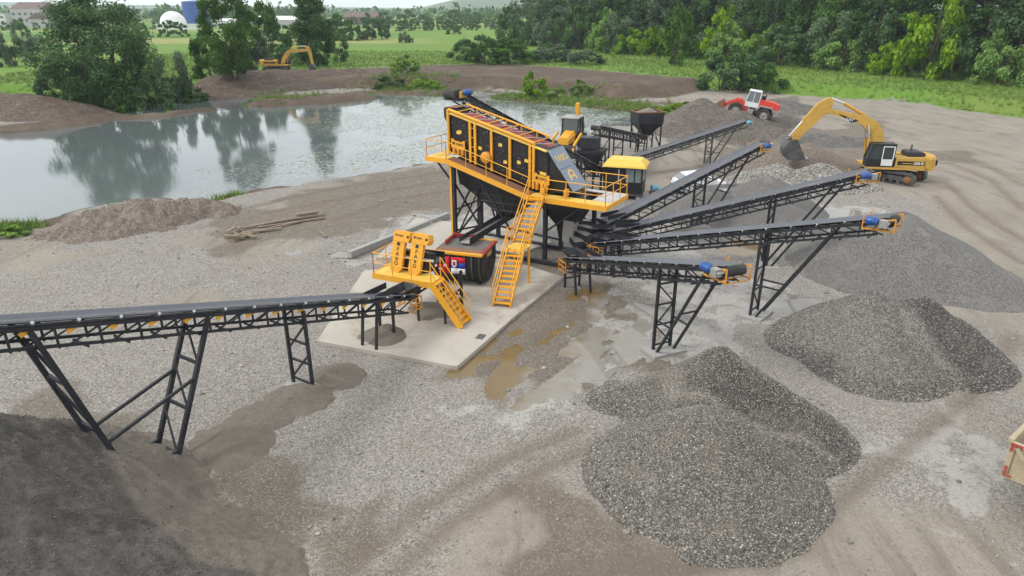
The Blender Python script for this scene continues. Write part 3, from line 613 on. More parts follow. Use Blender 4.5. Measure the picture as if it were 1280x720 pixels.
# ---- walkway deck: flat end, slope along the screen, flat end round the discharge cover
WK = [(-6.45, 5.08), (-5.1, 5.06), (0., 3.68), (4.3, 3.68)]
dk = bpy.data.objects.new('walkway', None); link(dk, pl)
for (s0, z0), (s1, z1) in zip(WK[:-1], WK[1:]):
    beam(dk, 'edge_beam', (s0, .04, z0 - .1), (s1, .04, z1 - .1), .07, .26, 'yellow')
    n = max(1, round((s1 - s0) / .9))
    for i in range(n):
        a, b = i / n, (i + 1) / n
        beam(dk, 'deck_plate', (s0 + (s1 - s0) * a + .01, .46, z0 + (z1 - z0) * a), (s0 + (s1 - s0) * b - .01, .46, z0 + (z1 - z0) * b), .76, .03, 'rust' if s0 > -6 and s0 < 0 else 'yellow_pale')
for s0, s1, y0, y1, z in ((-6.45, -5.65, .9, 2.9, 5.08), (3.2, 4.3, .9, 2.9, 3.68)):
    box(dk, 'deck_plate', ((s0 + s1) / 2, (y0 + y1) / 2, z), (s1 - s0, y1 - y0, .03), 'yellow_pale' if s0 < 0 else 'galv')
for s, z in ((-6.45, 5.08), (4.3, 3.68)): beam(dk, 'edge_beam', (s, 0, z - .1), (s, 2.95, z - .1), .07, .22, 'yellow')
beam(dk, 'edge_beam', (1.6, 2.95, 3.58), (4.3, 2.95, 3.58), .07, .22, 'yellow')
box(dk, 'deck_plate', (2.6, 2.75, 3.68), (1.2, .4, .03), 'galv')
up = Vector((0, 0, 1))
rails(dk, [(-5.7, 2.9, 5.1), (-6.4, 2.9, 5.1), (-6.4, .05, 5.1), (-5.1, .05, 5.08), (0, .05, 3.7)], post_every=1.25)
rails(dk, [(1.05, .05, 3.7), (4.25, .05, 3.7), (4.25, 2.9, 3.7), (1.9, 2.9, 3.7)], post_every=1.1)
# ---- stairs with mid landing, coming up towards the deck
stp = Vector((.5, -.05, 3.68)); lnd = Vector((1.15, -3.0, 2.02)); bot = Vector((1.95, -5.95, .16)); ld_ = Vector((stp.x - bot.x, stp.y - bot.y, 0)).normalized() * .45
stairs(pl, lnd + ld_, stp, .8, 9); stairs(pl, bot, lnd - ld_, .8, 11)
box(pl, 'landing', lnd, (.92, .95, .06), 'yellow_pale')
for sx_ in (-.42, .42):
    rails(pl, [(lnd.x + sx_, lnd.y - .45, lnd.z), (lnd.x + sx_, lnd.y + .45, lnd.z)], post_every=.5)
tube(pl, 'landing_leg', (lnd.x + .4, lnd.y + .3, .1), (lnd.x + .4, lnd.y + .3, lnd.z), .065, 'yellow'); tube(pl, 'landing_leg', (lnd.x - .4, lnd.y + .3, .1), (lnd.x - .4, lnd.y + .3, lnd.z), .05, 'yellow')
# ---- inclined vibrating screen box
Y0, Y1 = .95, 2.65
def ztop(s): return 7.45 - (s + 5.6) * .255
def zbot(s): return 5.25 - (s + 5.6) * .255
sb = prism(pl, 'screen_box', [(-5.55, zbot(-5.55)), (.55, zbot(.55)), (.9, 3.75), (2.05, 3.85), (.58, ztop(.58)), (-5.55, ztop(-5.55) - .1)], Y0 + .12, Y1, 'panel_black')
FR = [-5.5, -4.9, -4.05, -3.9, -2.75, -1.6, -.42, -.2]
panels = [(-5.35, -4.15), (-3.85, -2.85), (-2.65, -1.72), (-1.5, -.5), (-.1, .62)]
for a, b in panels:
    prism(sb, 'side_panel', [(a, zbot(a) + .1), (b, zbot(b) + .1), (b, ztop(b) - .12), (a, ztop(a) - .12)], Y0 + .06, Y0 + .119, 'panel_black')
for s in (-5.5, -4.1, -3.78, -2.75, -1.62, -.42, -.2):
    beam(pl, 'frame_upright', (s, Y0, zbot(s) - .02), (s, Y0, ztop(s) + .12), .10, .13 if s > -5 else .1, 'yellow')
    if s in (-3.78, -.2):
        for k in range(4): z = zbot(s) + .4 + k * .5; tube(pl, 'rung', (s - .3, Y0 - .02, z), (s, Y0 - .02, z), .02, 'yellow')
tube(pl, 'top_rail', (-5.45, Y0 - .02, ztop(-5.45) + .16), (-.15, Y0 - .02, ztop(-.15) + .16), .085, 'yellow'); tube(pl, 'top_rail', (-5.5, Y0 - .02, zbot(-5.5)), (-5.5, Y0 - .02, ztop(-5.5) + .16), .085, 'yellow')
tube(pl, 'top_rail', (-5.4, Y1 - .05, ztop(-5.4) + .28), (-.15, Y1 - .05, ztop(-.15) + .28), .055, 'yellow')
beam(pl, 'cream_edge', (-5.4, Y0 + .03, ztop(-5.4) - .02), (.55, Y0 + .03, ztop(.55) - .02), .2, .06, 'yellow_pale')
for i in range(6):
    s = -5.0 + i * .95
    tube(pl, 'cross_bar', (s, Y0, ztop(s) + .16), (s + .2, Y1, ztop(s) + .24), .03, 'yellow'); tube(pl, 'cross_bar', (s, Y0 + .1, ztop(s) + .1), (s + .75, Y1 - .2, ztop(s + .7) + .1), .018, 'galv')
    tube(pl, 'frame_upright', (s + .3, Y1 - .05, ztop(s) - .1), (s + .3, Y1 - .05, ztop(s + .3) + .3), .045, 'yellow')
# red rubber screen media seen from above, dark cells between
for i in range(9):
    s = -5.0 + i * .6
    prism(pl, 'screen_deck', [(s, ztop(s) - .06), (s + .52, ztop(s + .52) - .06), (s + .52, ztop(s + .52)), (s, ztop(s))], Y0 + .75, Y1 - .12, 'dark_red')
prism(pl, 'feed_box', [(-6.1, ztop(-5.6) + .12), (-5.3, ztop(-5.4) + .1), (-5.3, 6.2), (-5.6, 6.2), (-6.1, 7.1)], Y0 + .45, Y1 + .1, 'steel_black')
box(pl, 'feed_liner', (-5.72, (Y0 + Y1) / 2 + .25, ztop(-5.6) + .14), (.66, 1.0, .03), 'rust')
lathe(pl, 'drive_cover', [(0, -.16), (.28, -.16), (.32, -.1), (.32, .06), (0, .06)], (-3.05 + .0, Y0 - .06, zbot(-3.05) + .62), 'orange', n=28)
# motor springs and name plates
for s in (-4.85, -.02 + .35):
    z = zbot(s) + .50
    prism(pl, 'name_plate', [(s - .44, z), (s + .44, z - .09), (s + .44, z + .42), (s + .3, z + .40), (s + .24, z + .33), (s - .24, z + .40), (s - .3, z + .48), (s - .44, z + .5)], Y0 - .1, Y0 - .04, 'yellow')
    text(pl, 'plate_lettering', '■ FABO', .2, 'letter_dark', axes((s, Y0 - .105, z + .2), (1, 0, -.1), (0, 0, 1)))
    for k in range(3): lathe(pl, 'spring', [(0, 0), (.09, 0), (.11, .06), (.09, .12), (.11, .18), (.09, .24), (.11, .30), (.09, .36), (0, .36)], (s - .27 + k * .27, Y0 - .06, z - .40), 'orange', 'Z', 10)
rs = random.Random(3)
for a, b in panels:
    for k in range(2):
        s = a + .25 + rs.random() * (b - a - .4); z = zbot(s) + .7 + rs.random() * 1.1
        box(sb, 'warning_sticker', (s, Y0 + .052, z), (.22, .012, .17), 'yellow_pale', Matrix.Rotation(.15, 3, 'Y'))
    for k in range(16):
        s = a + .06 + rs.random() * (b - a - .12); z = zbot(s) + .2 + rs.random() * 1.8
        box(sb, 'bolt', (s, Y0 + .05, z), (.024, .02, .024), 'galv')
# grey discharge cover with lettering and arch emblem
cv0, cv1 = Vector((.60, 0, ztop(.58) + .03)), Vector((2.10, 0, 3.92)); dn = (cv1 - cv0).normalized(); nn = Vector((-dn.z, 0, dn.x)); nn = nn if nn.z > 0 else -nn
for a, b in ((0, .46), (.47, 1)):
    p, q = cv0.lerp(cv1, a), cv0.lerp(cv1, b); o_ = nn * (.02 if a == 0 else .05)
    beam(pl, 'cover_plate', p + o_ + Vector((0, (Y0 + Y1) / 2 - .02, 0)), q + o_ + Vector((0, (Y0 + Y1) / 2 - .02, 0)), Y1 - Y0 + .02, .03, 'grey_blue')
mid = cv0.lerp(cv1, .24) + Vector((0, 1.8, 0)) + nn * .04
text(pl, 'cover_lettering', 'FABO', .52, 'letter_gold', axes(mid, (0, 1, 0), -dn), .004, 1.0)
ec = cv0.lerp(cv1, .64) + Vector((0, 1.75, 0)) + nn * .075; ux, uy = Vector((0, 1, 0)), -dn
def arch(o, ux, uy, w, h, t):
    outer = [(-.5, -.5), (-.46, .05), (-.34, .36), (0, .5), (.34, .36), (.46, .05), (.5, -.5)]; inner = [(.26, -.5), (.24, -.2), (-.24, -.2), (-.26, -.5)]
    arcin = [(-.24, -.02), (-.18, .2), (0, .3), (.18, .2), (.24, -.02)]
    v = []; f = []
    ring = [(x * w, y * h) for x, y in outer]; rin = [(x * w, y * h) for x, y in [(-.26, -.5), (-.25, -.02), (-.18, .2), (0, .3), (.18, .2), (.25, -.02), (.26, -.5)]]
    for x, y in ring + rin: v.append(o + ux * x + uy * y)
    n = len(ring)
    for i in range(n - 1): f.append((i, i + 1, n + i + 1, n + i))
    b = len(v); [v.append(o + ux * x * w + uy * y * h) for x, y in ((-.26, -.08), (.26, -.08), (.26, -.25), (-.26, -.25))]; f.append((b, b + 1, b + 2, b + 3))
    return v, f
v, f = arch(ec, ux, uy, .78, .62, .1); mobj(pl, 'arch_emblem', v, f, 'letter_gold')
for s in (.62, 1.9):
    tube(pl, 'hook', (s, .5, 3.7), (s, .5, 4.35), .02, 'steel_black'); lathe(pl, 'spring', [(0, 0), (.1, 0), (.13, .08), (.1, .16), (.13, .24), (0, .3)], (s, .5, 3.8), 'orange', 'Z', 12)
    box(pl, 'motor_bracket', (s, .62, 4.0), (.22, .1, .32), 'yellow')
# ---- hoppers and chutes below
loft(pl, 'sand_hopper', [rect(-4.9, .1, 1.0, 2.6, 3.62), rect(-4.9, .1, 1.0, 2.6, 3.6), rect(-2.2, -1.6, 1.15, 1.75, 1.95)], 'panel_black')
prism(pl, 'hopper_skirt', [(-5.2, 4.95), (0.2, 3.58), (.2, 3.5), (-4.9, 3.5)], 1.0, 2.6, 'panel_black')
for k in range(1, 4):
    t = k / 4; tube(pl, 'stiffener', (-4.9 + 2.7 * t, 1.0 + .15 * t - .03, 3.6 - 1.65 * t), (.1 - 1.7 * t, 1.0 + .15 * t - .03, 3.6 - 1.65 * t), .022, 'steel_dark')
for s in (-3.6, -2.4, -1.2): tube(pl, 'stiffener', (s, .97, 3.6), (-1.9 + (s + 2.4) * .12, 1.12, 2.0), .022, 'steel_dark')
loft(pl, 'gravel_hopper', [rect(.35, 2.5, .9, 2.6, 3.6), rect(.35, 2.5, .9, 2.6, 2.9), rect(1.05, 2.0, 1.25, 2.25, 1.95), rect(1.2, 1.85, 1.35, 2.1, 1.1)], 'panel_black')
loft(pl, 'chute_liner', [rect(1.55, 2.15, 1.1, 1.7, 2.35), rect(1.5, 2.1, 1.08, 1.68, 1.75), rect(1.5, 2.05, 1.08, 1.65, 1.2)], 'grey_steel')
for k, (an, zz) in enumerate(((-.7, 1.5), (-.15, 1.75), (.45, 1.95), (1.1, 2.15))):
    d = Vector((math.cos(an), math.sin(an), 0)); p = Vector((1.65, 1.7, zz)); beam(pl, 'spout', p, p + d * 1.5 - up * .35, .6, .28, 'steel_black'); beam(pl, 'spout_liner', p + up * .145, p + d * 1.2 - up * .13, .5, .02, 'grey_steel')
# flume carrying sand water to the washing tank
fl0, fl1 = Vector((-2.35, 1.7, 1.5)), Vector((-3.75, -.9, .0))
# ---- supporting frame
for s, y in ((-4.85, .35), (-4.85, 2.9), (-3.55, 2.9), (-4.1, 1.9), (.55, .95), (.55, 2.9), (2.5, 2.9)):
    zt = 5.0 + (s + 5.1) * -.27 if s < 0 else 3.6
    beam(pl, 'leg', (s, y, .05), (s, y, zt - .1), .2, .2, 'steel_black')
beam(pl, 'leg', (-4.98, .28, .05), (-4.98, .28, 4.92), .11, .11, 'yellow')
for a, b in (((-4.85, .35, .6), (-3.55, 2.9, 3.4)), ((-4.85, 2.9, .6), (-4.85, .35, 3.8)), ((-4.85, .35, 1.6), (-4.1, 1.9, 4.3)), ((-4.75, .4, .7), (-3.55, 1.0, 3.55)), ((-3.55, 2.9, .6), (-4.85, 2.9, 4.4)), ((-3.4, .35, 4.4), (-1.3, .5, 1.5)), ((-3.55, 2.9, 1.8), (-2.4, 2.9, 3.6)),
             ((-5.9, .2, 4.95), (-4.9, .35, 3.7)), ((.55, .95, 1.6), (3.0, .2, 3.5)), ((2.5, 2.9, 1.6), (.55, 2.9, 3.2)), ((.55, 2.9, .6), (-3.55, 2.9, .8)), ((-4.85, .35, 2.2), (-4.85, 2.9, 2.2)), ((-4.85, .35, 1.0), (-4.1, 1.9, 1.0))):
    beam(pl, 'brace', a, b, .09, .09, 'steel_black')
for y in (.35, 2.9): beam(pl, 'base_beam', (-5.1, y, .12), (2.9, y, .12), .22, .22, 'steel_black')
# ---- flume (its own trough between plant and tank)
R3 = Matrix.Rotation(AX, 3, 'Z')
def PW(s, y, z): return PO + R3 @ Vector((s, y, z))
# ================================================================== conveyors
def conveyor(label, tail, head, z0, z1, sup, width=.8, depth=.55, mat='steel_black', yellow=True, group='truss conveyors of the washing plant', motor='blue_motor', extend=.35, nose=None, panel=1.0, hopper=True, tail_legs=True, slide=True, legw=None, tl=.1):
    tail, head = Vector((*tail, 0)), Vector((*head, 0)); d = head - tail; L = d.length
    t = thing('belt_conveyor', label, 'conveyor', tail, math.atan2(d.y, d.x), group)
    W = width / 2
    def Z(s): return z0 + (z1 - z0) * s / L
    n = max(3, round(L / panel))
    for y in (-W, W):
        beam(t, 'top_chord', (0, y, Z(0)), (L, y, Z(L)), .07, .10, mat); beam(t, 'bottom_chord', (.35, y, Z(.35) - depth), (L - .2, y, Z(L - .2) - depth * .8), .06, .08, mat)
        for i in range(n):
            a, b = L * i / n + .15, L * (i + 1) / n
            if i: beam(t, 'truss_post', (a, y, Z(a) - .03), (a, y, Z(a) - depth + .03), .05, .05, mat)
            p, q = ((a, Z(a) - .05), (b, Z(b) - depth + .05))
            beam(t, 'truss_brace', (p[0], y, p[1]), (q[0], y, q[1]), .04, .04, mat)
            if yellow and y > 0:
                s = b - .08; box(t, 'roller_bracket', (s - .14, y * .93, Z(s) - .14), (.22, .03, .13), 'yellow' if yellow == 2 else 'steel_dark', Matrix.Rotation(R(22), 3, 'Y'))
            tube(t, 'roller', ((a + b) / 2, y * .55, Z((a + b) / 2) + .05), ((a + b) / 2, y * 1.1, Z((a + b) / 2) + .17), .045 if yellow == 2 else .03, 'galv' if yellow == 2 else 'grey_steel')
    for i in range(n):
        a = L * (i + .5) / n; tube(t, 'roller', (a, -W * .5, Z(a) + .04), (a, W * .5, Z(a) + .04), .045, 'galv'); beam(t, 'cross_tie', (a, -W, Z(a) - depth), (a, W, Z(a) - depth), .05, .05, mat)
    # troughed belt, carrying run and return run
    sl = (z1 - z0) / L; sec = [(-W * 1.02, .17), (-W * .95, .20), (-W * .5, .11), (W * .5, .11), (W * .95, .20), (W * 1.02, .17)]
    rings = [[(s, y, Z(s) + z) for y, z in sec] for s in (-.1, L * .33, L * .66, L + .12)]
    v = [p for r in rings for p in r]; k = len(sec); f = [(i * k + j, i * k + j + 1, (i + 1) * k + j + 1, (i + 1) * k + j) for i in range(3) for j in range(k - 1)]
    b_ = mobj(t, 'belt', v, f, 'belt'); md = b_.modifiers.new('thick', 'SOLIDIFY'); md.thickness = .015; md.offset = -1
    beam(t, 'return_belt', (0, 0, Z(0) - .06), (L, 0, Z(L) - .06), width * .8, .015, 'belt')
    load = mobj(t, 'carried_material', [(s, y, Z(s) + .115 + z + .01 * math.sin(7 * s)) for s in np.linspace(.4, L - .1, 14) for y, z in ((-W * .35, 0), (0, .035), (W * .35, 0))], [(i * 3 + j, i * 3 + j + 1, i * 3 + j + 4, i * 3 + j + 3) for i in range(13) for j in range(2)], 'heap_sandgrey', True)
    tube(t, 'head_pulley', (L + .12, -W * .95, Z(L) + .0), (L + .12, W * .95, Z(L) + .0), .19, 'rubber', True); tube(t, 'tail_pulley', (-.08, -W * .9, Z(0) - .02), (-.08, W * .9, Z(0) - .02), .17, 'rubber', True)
    if yellow:
        for y in (-W - .12, W + .12):
            beam(t, 'head_guard', (L - .75, y, Z(L) - .33), (L + .35, y, Z(L) - .28), .04, .06, 'orange'); beam(t, 'head_guard', (L - .75, y, Z(L - .75) + .12), (L + .35, y, Z(L) + .18), .04, .06, 'orange')
            for q in (-.75, -.2, .35): beam(t, 'guard_post', (L + q, y, Z(L) - .33), (L + q, y, Z(L) + .16), .04, .04, 'orange')
        for k in range(4): beam(t, 'guard_mesh_bar', (L - .75 + k * .36, -W - .12, Z(L) - .34), (L - .75 + k * .36, W + .12, Z(L) - .34), .04, .03, 'orange')
        for y in (-W - .1, W + .1):
            for zz in (-.5, -.25, 0): beam(t, 'tail_guard', (-.4, y, Z(0) + zz), (.3, y, Z(0) + zz), .03, .04, 'orange')
            for q in (-.4, -.05, .3): beam(t, 'tail_guard', (q, y, Z(0) - .52), (q, y, Z(0) + .02), .04, .03, 'orange')
        for zz in (-.5, 0): beam(t, 'tail_guard', (-.4, -W - .1, Z(0) + zz), (-.4, W + .1, Z(0) + zz), .03, .04, 'orange')
    my = -W - .34
    if motor:
        lathe(t, 'motor', [(0, -.02), (.12, 0), (.155, .05), (.155, .38), (.12, .44), (0, .46)], (L - .62, my, Z(L) + .06), motor, 'X', 16)
        box(t, 'gearbox', (L + .0, my + .08, Z(L) + .0), (.28, .26, .28), 'grey_steel'); tube(t, 'drive_shaft', (L + .12, my, Z(L)), (L + .12, -W, Z(L)), .06, 'galv')
        for k in range(3): lathe(t, 'cooling_fin', [(.14, 0), (.175, .01), (.14, .02)], (L - .5 + k * .1, my, Z(L) + .06), motor, 'X', 16)
    if hopper:
        loft(t, 'loading_hopper', [rect(-.35, .75, -W - .05, W + .05, Z(0) + .5), rect(-.32, .72, -W - .02, W + .02, Z(0) + .46), rect(-.15, .65, -W * .6, W * .6, Z(0) + .2)], mat, False)
        box(t, 'skirt', (1.5, -W * .8, Z(1.5) + .3), (1.3, .03, .25), mat); box(t, 'skirt', (1.5, W * .8, Z(1.5) + .3), (1.3, .03, .25), mat)
    if tail_legs:
        for y in (-W, W):
            for s, lean in ((tl, 0), (tl + .85, .25)): beam(t, 'tail_leg', (s, y, Z(s) - .1), (s + lean, y, .02), .09, .09, mat)
        beam(t, 'tail_tie', (tl, -W, .5), (tl, W, .5), .06, .06, mat)
    W0 = W; W = legw or W
    for S in sup:
        if S[0] == 'A':                              # upright pair with a leaning strut pair from the same feet
            _, sv, ss = S; ft = Z(sv) - depth
            for y in (-W, W):
                beam(t, 'support_leg', (sv, y, -.02), (sv, y, Z(sv) - .08), .10, .10, mat); beam(t, 'support_strut', (sv + .22, y, -.02), (ss, y, Z(ss) - .1), .09, .09, mat)
                m = .46; beam(t, 'support_tie', (sv, y, ft * m), (sv + .22 + (ss - sv - .22) * (ft * m / Z(ss)), y, ft * m), .06, .06, mat)
            k = 3
            for i in range(k + 1): z = .25 + (ft - .4) * i / k; beam(t, 'support_tie', (sv, -W, z), (sv, W, z), .06, .06, mat)
            for i in range(k):
                za, zb = .25 + (ft - .4) * i / k, .25 + (ft - .4) * (i + 1) / k; s_ = 1 if i % 2 else -1; beam(t, 'support_brace', (sv, -W * s_, za), (sv, W * s_, zb), .05, .05, mat)
            zt = Z(ss) * .5; xx = sv + .22 + (ss - sv - .22) * .5; beam(t, 'support_tie', (xx, -W, zt), (xx, W, zt), .06, .06, mat)
            if slide: box(t, 'footing', (sv + .1, 0, .0), (1.0, width + .7, .12), 'concrete_foot')
        elif S[0] == 'V':                            # two leaning leg pairs that draw together at the ground
            _, (t0, f0), (t1, f1) = S
            for a, b in ((t0, f0), (t1, f1)):
                for y in (-W, W): beam(t, 'support_leg', (a, y, Z(a) - .05), (b, y, -.1), .12, .12, mat)
                k = 3
                for i in range(1, k + 1):
                    u_ = i / (k + .4); zz = (Z(a) - .05) * (1 - u_); xx = a + (b - a) * u_; beam(t, 'support_tie', (xx, -W, zz), (xx, W, zz), .08, .08, mat)
                    v_ = (i - 1) / (k + .4) + .06; beam(t, 'support_brace', (a + (b - a) * v_, -W, Z(a) * (1 - v_)), (xx, W, zz), .06, .06, mat)
            for u_, w_ in ((.40, .66), (.86, .93)):
                for y in (-W, W): beam(t, 'support_tie', (t0 + (f0 - t0) * u_, y, Z(t0) * (1 - u_)), (t1 + (f1 - t1) * w_, y, Z(t1) * (1 - w_)), .08, .08, mat)
        else:                                        # plain ladder trestle
            _, sv = S; ft = Z(sv) - depth
            for y in (-W, W): beam(t, 'support_leg', (sv, y, .0), (sv, y, Z(sv) - .1), .10, .10, mat)
            for i in range(4): z = .3 + (ft - .3) * i / 3; beam(t, 'support_tie', (sv, -W, z), (sv, W, z), .07, .07, mat)
            for i in range(2): beam(t, 'support_brace', (sv, -W, .3 + (ft - .3) * i / 2), (sv, W, .3 + (ft - .3) * (i + 1) / 2), .06, .06, mat)
            if slide: box(t, 'footing', (sv, 0, .02), (.7, width + .6, .14), 'concrete_foot')
    return t
_g = NG('concrete_foot'); _n = _g.noise(3, 6, .7); M['concrete_foot'] = _g.set(Base_Color=_g.mix(_n, (.24, .235, .22), (.42, .41, .39)), Roughness=.85, Normal=_g.bump(_g.noise(20), .2, .02))
def along(a, ang, s): return (a[0] + math.cos(R(ang)) * s, a[1] + math.sin(R(ang)) * s)
c1, c2, c3, c4 = (2.9, 31.1), (4.5, 33.3), (4.6, 34.8), (4.4, 36.0)
conveyor('shortest stacking conveyor in front with its head nearest the camera', c1, along(c1, -65.5, 10.7), 1.35, 4.5, [('A', 7.4, 9.9)])
conveyor('second stacking conveyor from the front, head above the twin-peaked heap', c2, along(c2, -41.2, 12.9), 1.4, 5.2, [('A', 8.35, 11.2)])
conveyor('third stacking conveyor, head in front of the big excavator', c3, along(c3, -4, 13.3), 1.4, 4.95, [('A', 8.85, 12.1)])
conveyor('rearmost black stacking conveyor running past the white car', c4, along(c4, 33, 13.6), 1.3, 4.7, [('A', 8.3, 12.0)])
dL = Vector((-.53, -.848)).normalized(); lt = Vector((-4.4, 26.25)); lh = lt + dL * 16.0
conveyor('long sand conveyor rising to the left over the big sand heap', tuple(lt), tuple(lh), 1.45, 6.3, [('T', 5.8), ('V', (9.25, 11.2), (13.7, 12.2))], width=.74, depth=.6, yellow=2, legw=.5, tl=1.3)
# old thin conveyor at the back
tO, hO = Vector((8.0, 54.5)), Vector((20.9, 62.0))
conveyor('thin old grey conveyor with light blue motor at the back', tuple(tO), tuple(hO), 1.0, 3.35, [('A', 10.6, 13.4), ('T', 3.0)], width=.7, depth=.45, mat='steel_dark', yellow=0, motor='lightblue', group=None, hopper=False, slide=False)
# feed conveyor up onto the screen and the short one out of the feed hopper
conveyor('long black feed conveyor climbing behind the screen to its top', (6.4, 50.2), (-3.2, 40.6), 1.6, 8.15, [('T', 5.0), ('T', 2.0)], width=.8, depth=.6, yellow=0, group=None, hopper=False, slide=False, motor=None)
conveyor('short black conveyor from the feed hopper down to the black bin', (12.6, 66.0), (6.5, 53.2), 1.3, 4.2, [('T', 8.2), ('T', 12.0)], width=.8, depth=.6, yellow=0, group=None, hopper=False, slide=False, motor=None)
dm = thing('drive_unit', 'blue motor with gearbox on top of the feed conveyor head', 'motor', (-3.45, 40.55, 7.95), math.atan2(-9.6, -9.6)); dm.scale = (.78,) * 3
tube(dm, 'drum', (.1, -.55, .15), (.1, .62, .15), .34, 'rubber', True); box(dm, 'gearbox', (-.35, .75, .2), (.5, .4, .45), 'yellow_worn'); lathe(dm, 'motor_body', [(0, -.35), (.2, -.33), (.23, -.2), (.23, .3), (.15, .38), (0, .4)], (-.55, 1.15, .35), 'blue_motor', 'X', 16); box(dm, 'mounting_plate', (-.1, .3, -.2), (1.0, 1.6, .08), 'steel_black')
# ---- feed hopper and bin
fh = thing('feed_hopper', 'black square feed hopper on legs filled with raw gravel', 'hopper', (12.9, 66.6, 0), R(12)); fh.scale = (.86, .86, .95)
loft(fh, 'bin', [rect(-1.5, 1.5, -1.3, 1.3, 3.85), rect(-1.45, 1.45, -1.25, 1.25, 2.75), rect(-.55, .55, -.5, .5, 1.75), rect(-.5, .5, -.45, .45, 1.5)], 'steel_black', False)
for y in (-1.3, 1.3): beam(fh, 'rim', (-1.55, y, 3.88), (1.55, y, 3.88), .1, .1, 'rust')
for x in (-1.5, 1.5): beam(fh, 'rim', (x, -1.2, 3.88), (x, 1.2, 3.88), .1, .1, 'rust')
for x in (-1.3, 1.3):
    for y in (-1.1, 1.1): beam(fh, 'leg', (x, y, 0), (x, y, 2.8), .14, .14, 'steel_black')
    beam(fh, 'brace', (x, -1.1, .3), (x, 1.1, 2.3), .07, .07, 'steel_black')
for y in (-1.1, 1.1): beam(fh, 'brace', (-1.3, y, .6), (-.3, y, 1.9), .07, .07, 'steel_black'); beam(fh, 'brace', (1.3, y, .6), (.3, y, 1.9), .07, .07, 'steel_black')
mobj(fh, 'gravel_fill', [(-1.4, -1.2, 3.6), (1.4, -1.2, 3.65), (1.4, 1.2, 3.75), (-1.4, 1.2, 3.6), (.3, .2, 4.2)], [(0, 1, 4), (1, 2, 4), (2, 3, 4), (3, 0, 4)], 'heap_brown')
bn = thing('storage_bin', 'black bin with box top between backhoe and feed hopper', 'bin', (6.0, 51.4, 0), R(-18)); bn.scale = (.72, .72, .84)
box(bn, 'box_top', (-.2, 0, 4.05), (1.9, 1.5, .95), 'steel_black'); loft(bn, 'cone', [rect(-1.4, 1.4, -1.1, 1.1, 3.5), rect(-1.4, 1.4, -1.1, 1.1, 3.2), rect(-.35, .35, -.35, .35, 1.6)], 'steel_black')
for x in (-1.25, 1.25):
    for y in (-1, 1): beam(bn, 'leg', (x, y, 0), (x, y, 3.3), .14, .14, 'steel_black')
    beam(bn, 'brace', (x, -1, .4), (x, 1, 2.6), .08, .08, 'steel_black'); beam(bn, 'brace', (x, 1, .4), (x, -1, 2.6), .08, .08, 'steel_black')
for z in (1.2, 2.4): beam(bn, 'tie', (-1.25, -1, z), (1.25, -1, z), .08, .08, 'steel_black')
beam(bn, 'brace', (-1.25, -1, .3), (1.25, -1, 2.3), .08, .08, 'steel_black')
# ---- control cabin
cb = thing('control_cabin', 'small black control cabin with yellow hipped roof and windows', 'cabin', (8.2, 48.7, 0), R(-17))
box(cb, 'chassis', (0, 0, .35), (2.7, 2.0, .16), 'steel_dark')
for x in (-1.1, 0, 1.1):
    for y in (-.8, .8): box(cb, 'footing', (x, y, .13), (.3, .3, .28), 'concrete_foot')
box(cb, 'wall', (0, .95, 1.35), (2.7, .06, 1.9), 'panel_black'); box(cb, 'wall', (-1.32, 0, 1.35), (.06, 1.9, 1.9), 'panel_black'); box(cb, 'wall', (0, -.95, .82), (2.7, .06, .85), 'panel_black'); box(cb, 'wall', (-.65, -.95, 1.75), (1.4, .06, 1.1), 'panel_black'); box(cb, 'wall', (1.32, 0, .82), (.06, 1.9, .85), 'panel_black')
for x, w in ((.42, .58), (1.0, .42)):
    wd = box(cb, 'window', (x, -.95, 1.73), (w, .03, .95), 'glass_pale'); box(cb, 'window_frame', (x - w / 2 - .03, -.955, 1.73), (.06, .05, 1.05), 'panel_black')
box(cb, 'window_frame', (1.27, -.955, 1.73), (.1, .05, 1.05), 'panel_black')
for y in (-.5, .35): box(cb, 'window', (1.32, y, 1.73), (.03, .75, .95), 'glass_pale')
for y in (-.93, -.08, .8): box(cb, 'window_frame', (1.325, y, 1.73), (.05, .08, 1.05), 'panel_black')
box(cb, 'door', (-.35, -.985, 1.3), (.75, .03, 1.75), 'panel_black'); box(cb, 'door_trim', (-.35, -1.005, 1.6), (.09, .02, 1.1), 'galv')
loft(cb, 'roof', [rect(-1.55, 1.55, -1.2, 1.2, 2.3), rect(-1.5, 1.5, -1.15, 1.15, 2.42), rect(-1.1, 1.1, -.72, .72, 2.78)], 'yellow_pale')
ac = thing('pump_unit', 'pale blue pump unit on the ground beside the control cabin', 'pump', (10.2, 47.9, .0), .2)
box(ac, 'base', (0, 0, .3), (.6, .5, .5), 'rust'); lathe(ac, 'body', [(0, -.25), (.2, -.25), (.22, 0), (.2, .25), (0, .25)], (0, 0, .8), 'lightblue', 'X', 14)
# ================================================================== concrete slabs and kerb beams
g = NG('concrete'); n1 = g.noise(.6, 6, .65); n2 = g.noise(7, 5, .7)
c = g.mix(n1, (.35, .32, .27), (.50, .47, .41)); c = g.mix(g.rng(g.noise(.45, 5, .7, dist=.8), .5, .7, 0, .75), c, (.29, .225, .15)); c = g.mix(g.rng(n2, .55, .8, 0, .35), c, (.25, .23, .2))
M['concrete'] = g.set(Base_Color=c, Roughness=.8, Normal=g.bump(n2, .15, .02))
def slab(name, pxs, top, bot):
    v = [(*G2(u, w_, top), z) for z in (bot, top) for u, w_ in pxs]; n = len(pxs)
    o = mobj(None, name, v, [tuple(range(n, 2 * n))] + [(i, (i + 1) % n, (i + 1) % n + n, i + n) for i in range(n)], 'concrete'); return tag(o, kind='structure')
slab('concrete_slab', [(396, 426), (571, 458), (640, 398), (704, 346), (640, 326), (455, 338)], .14, -.15)
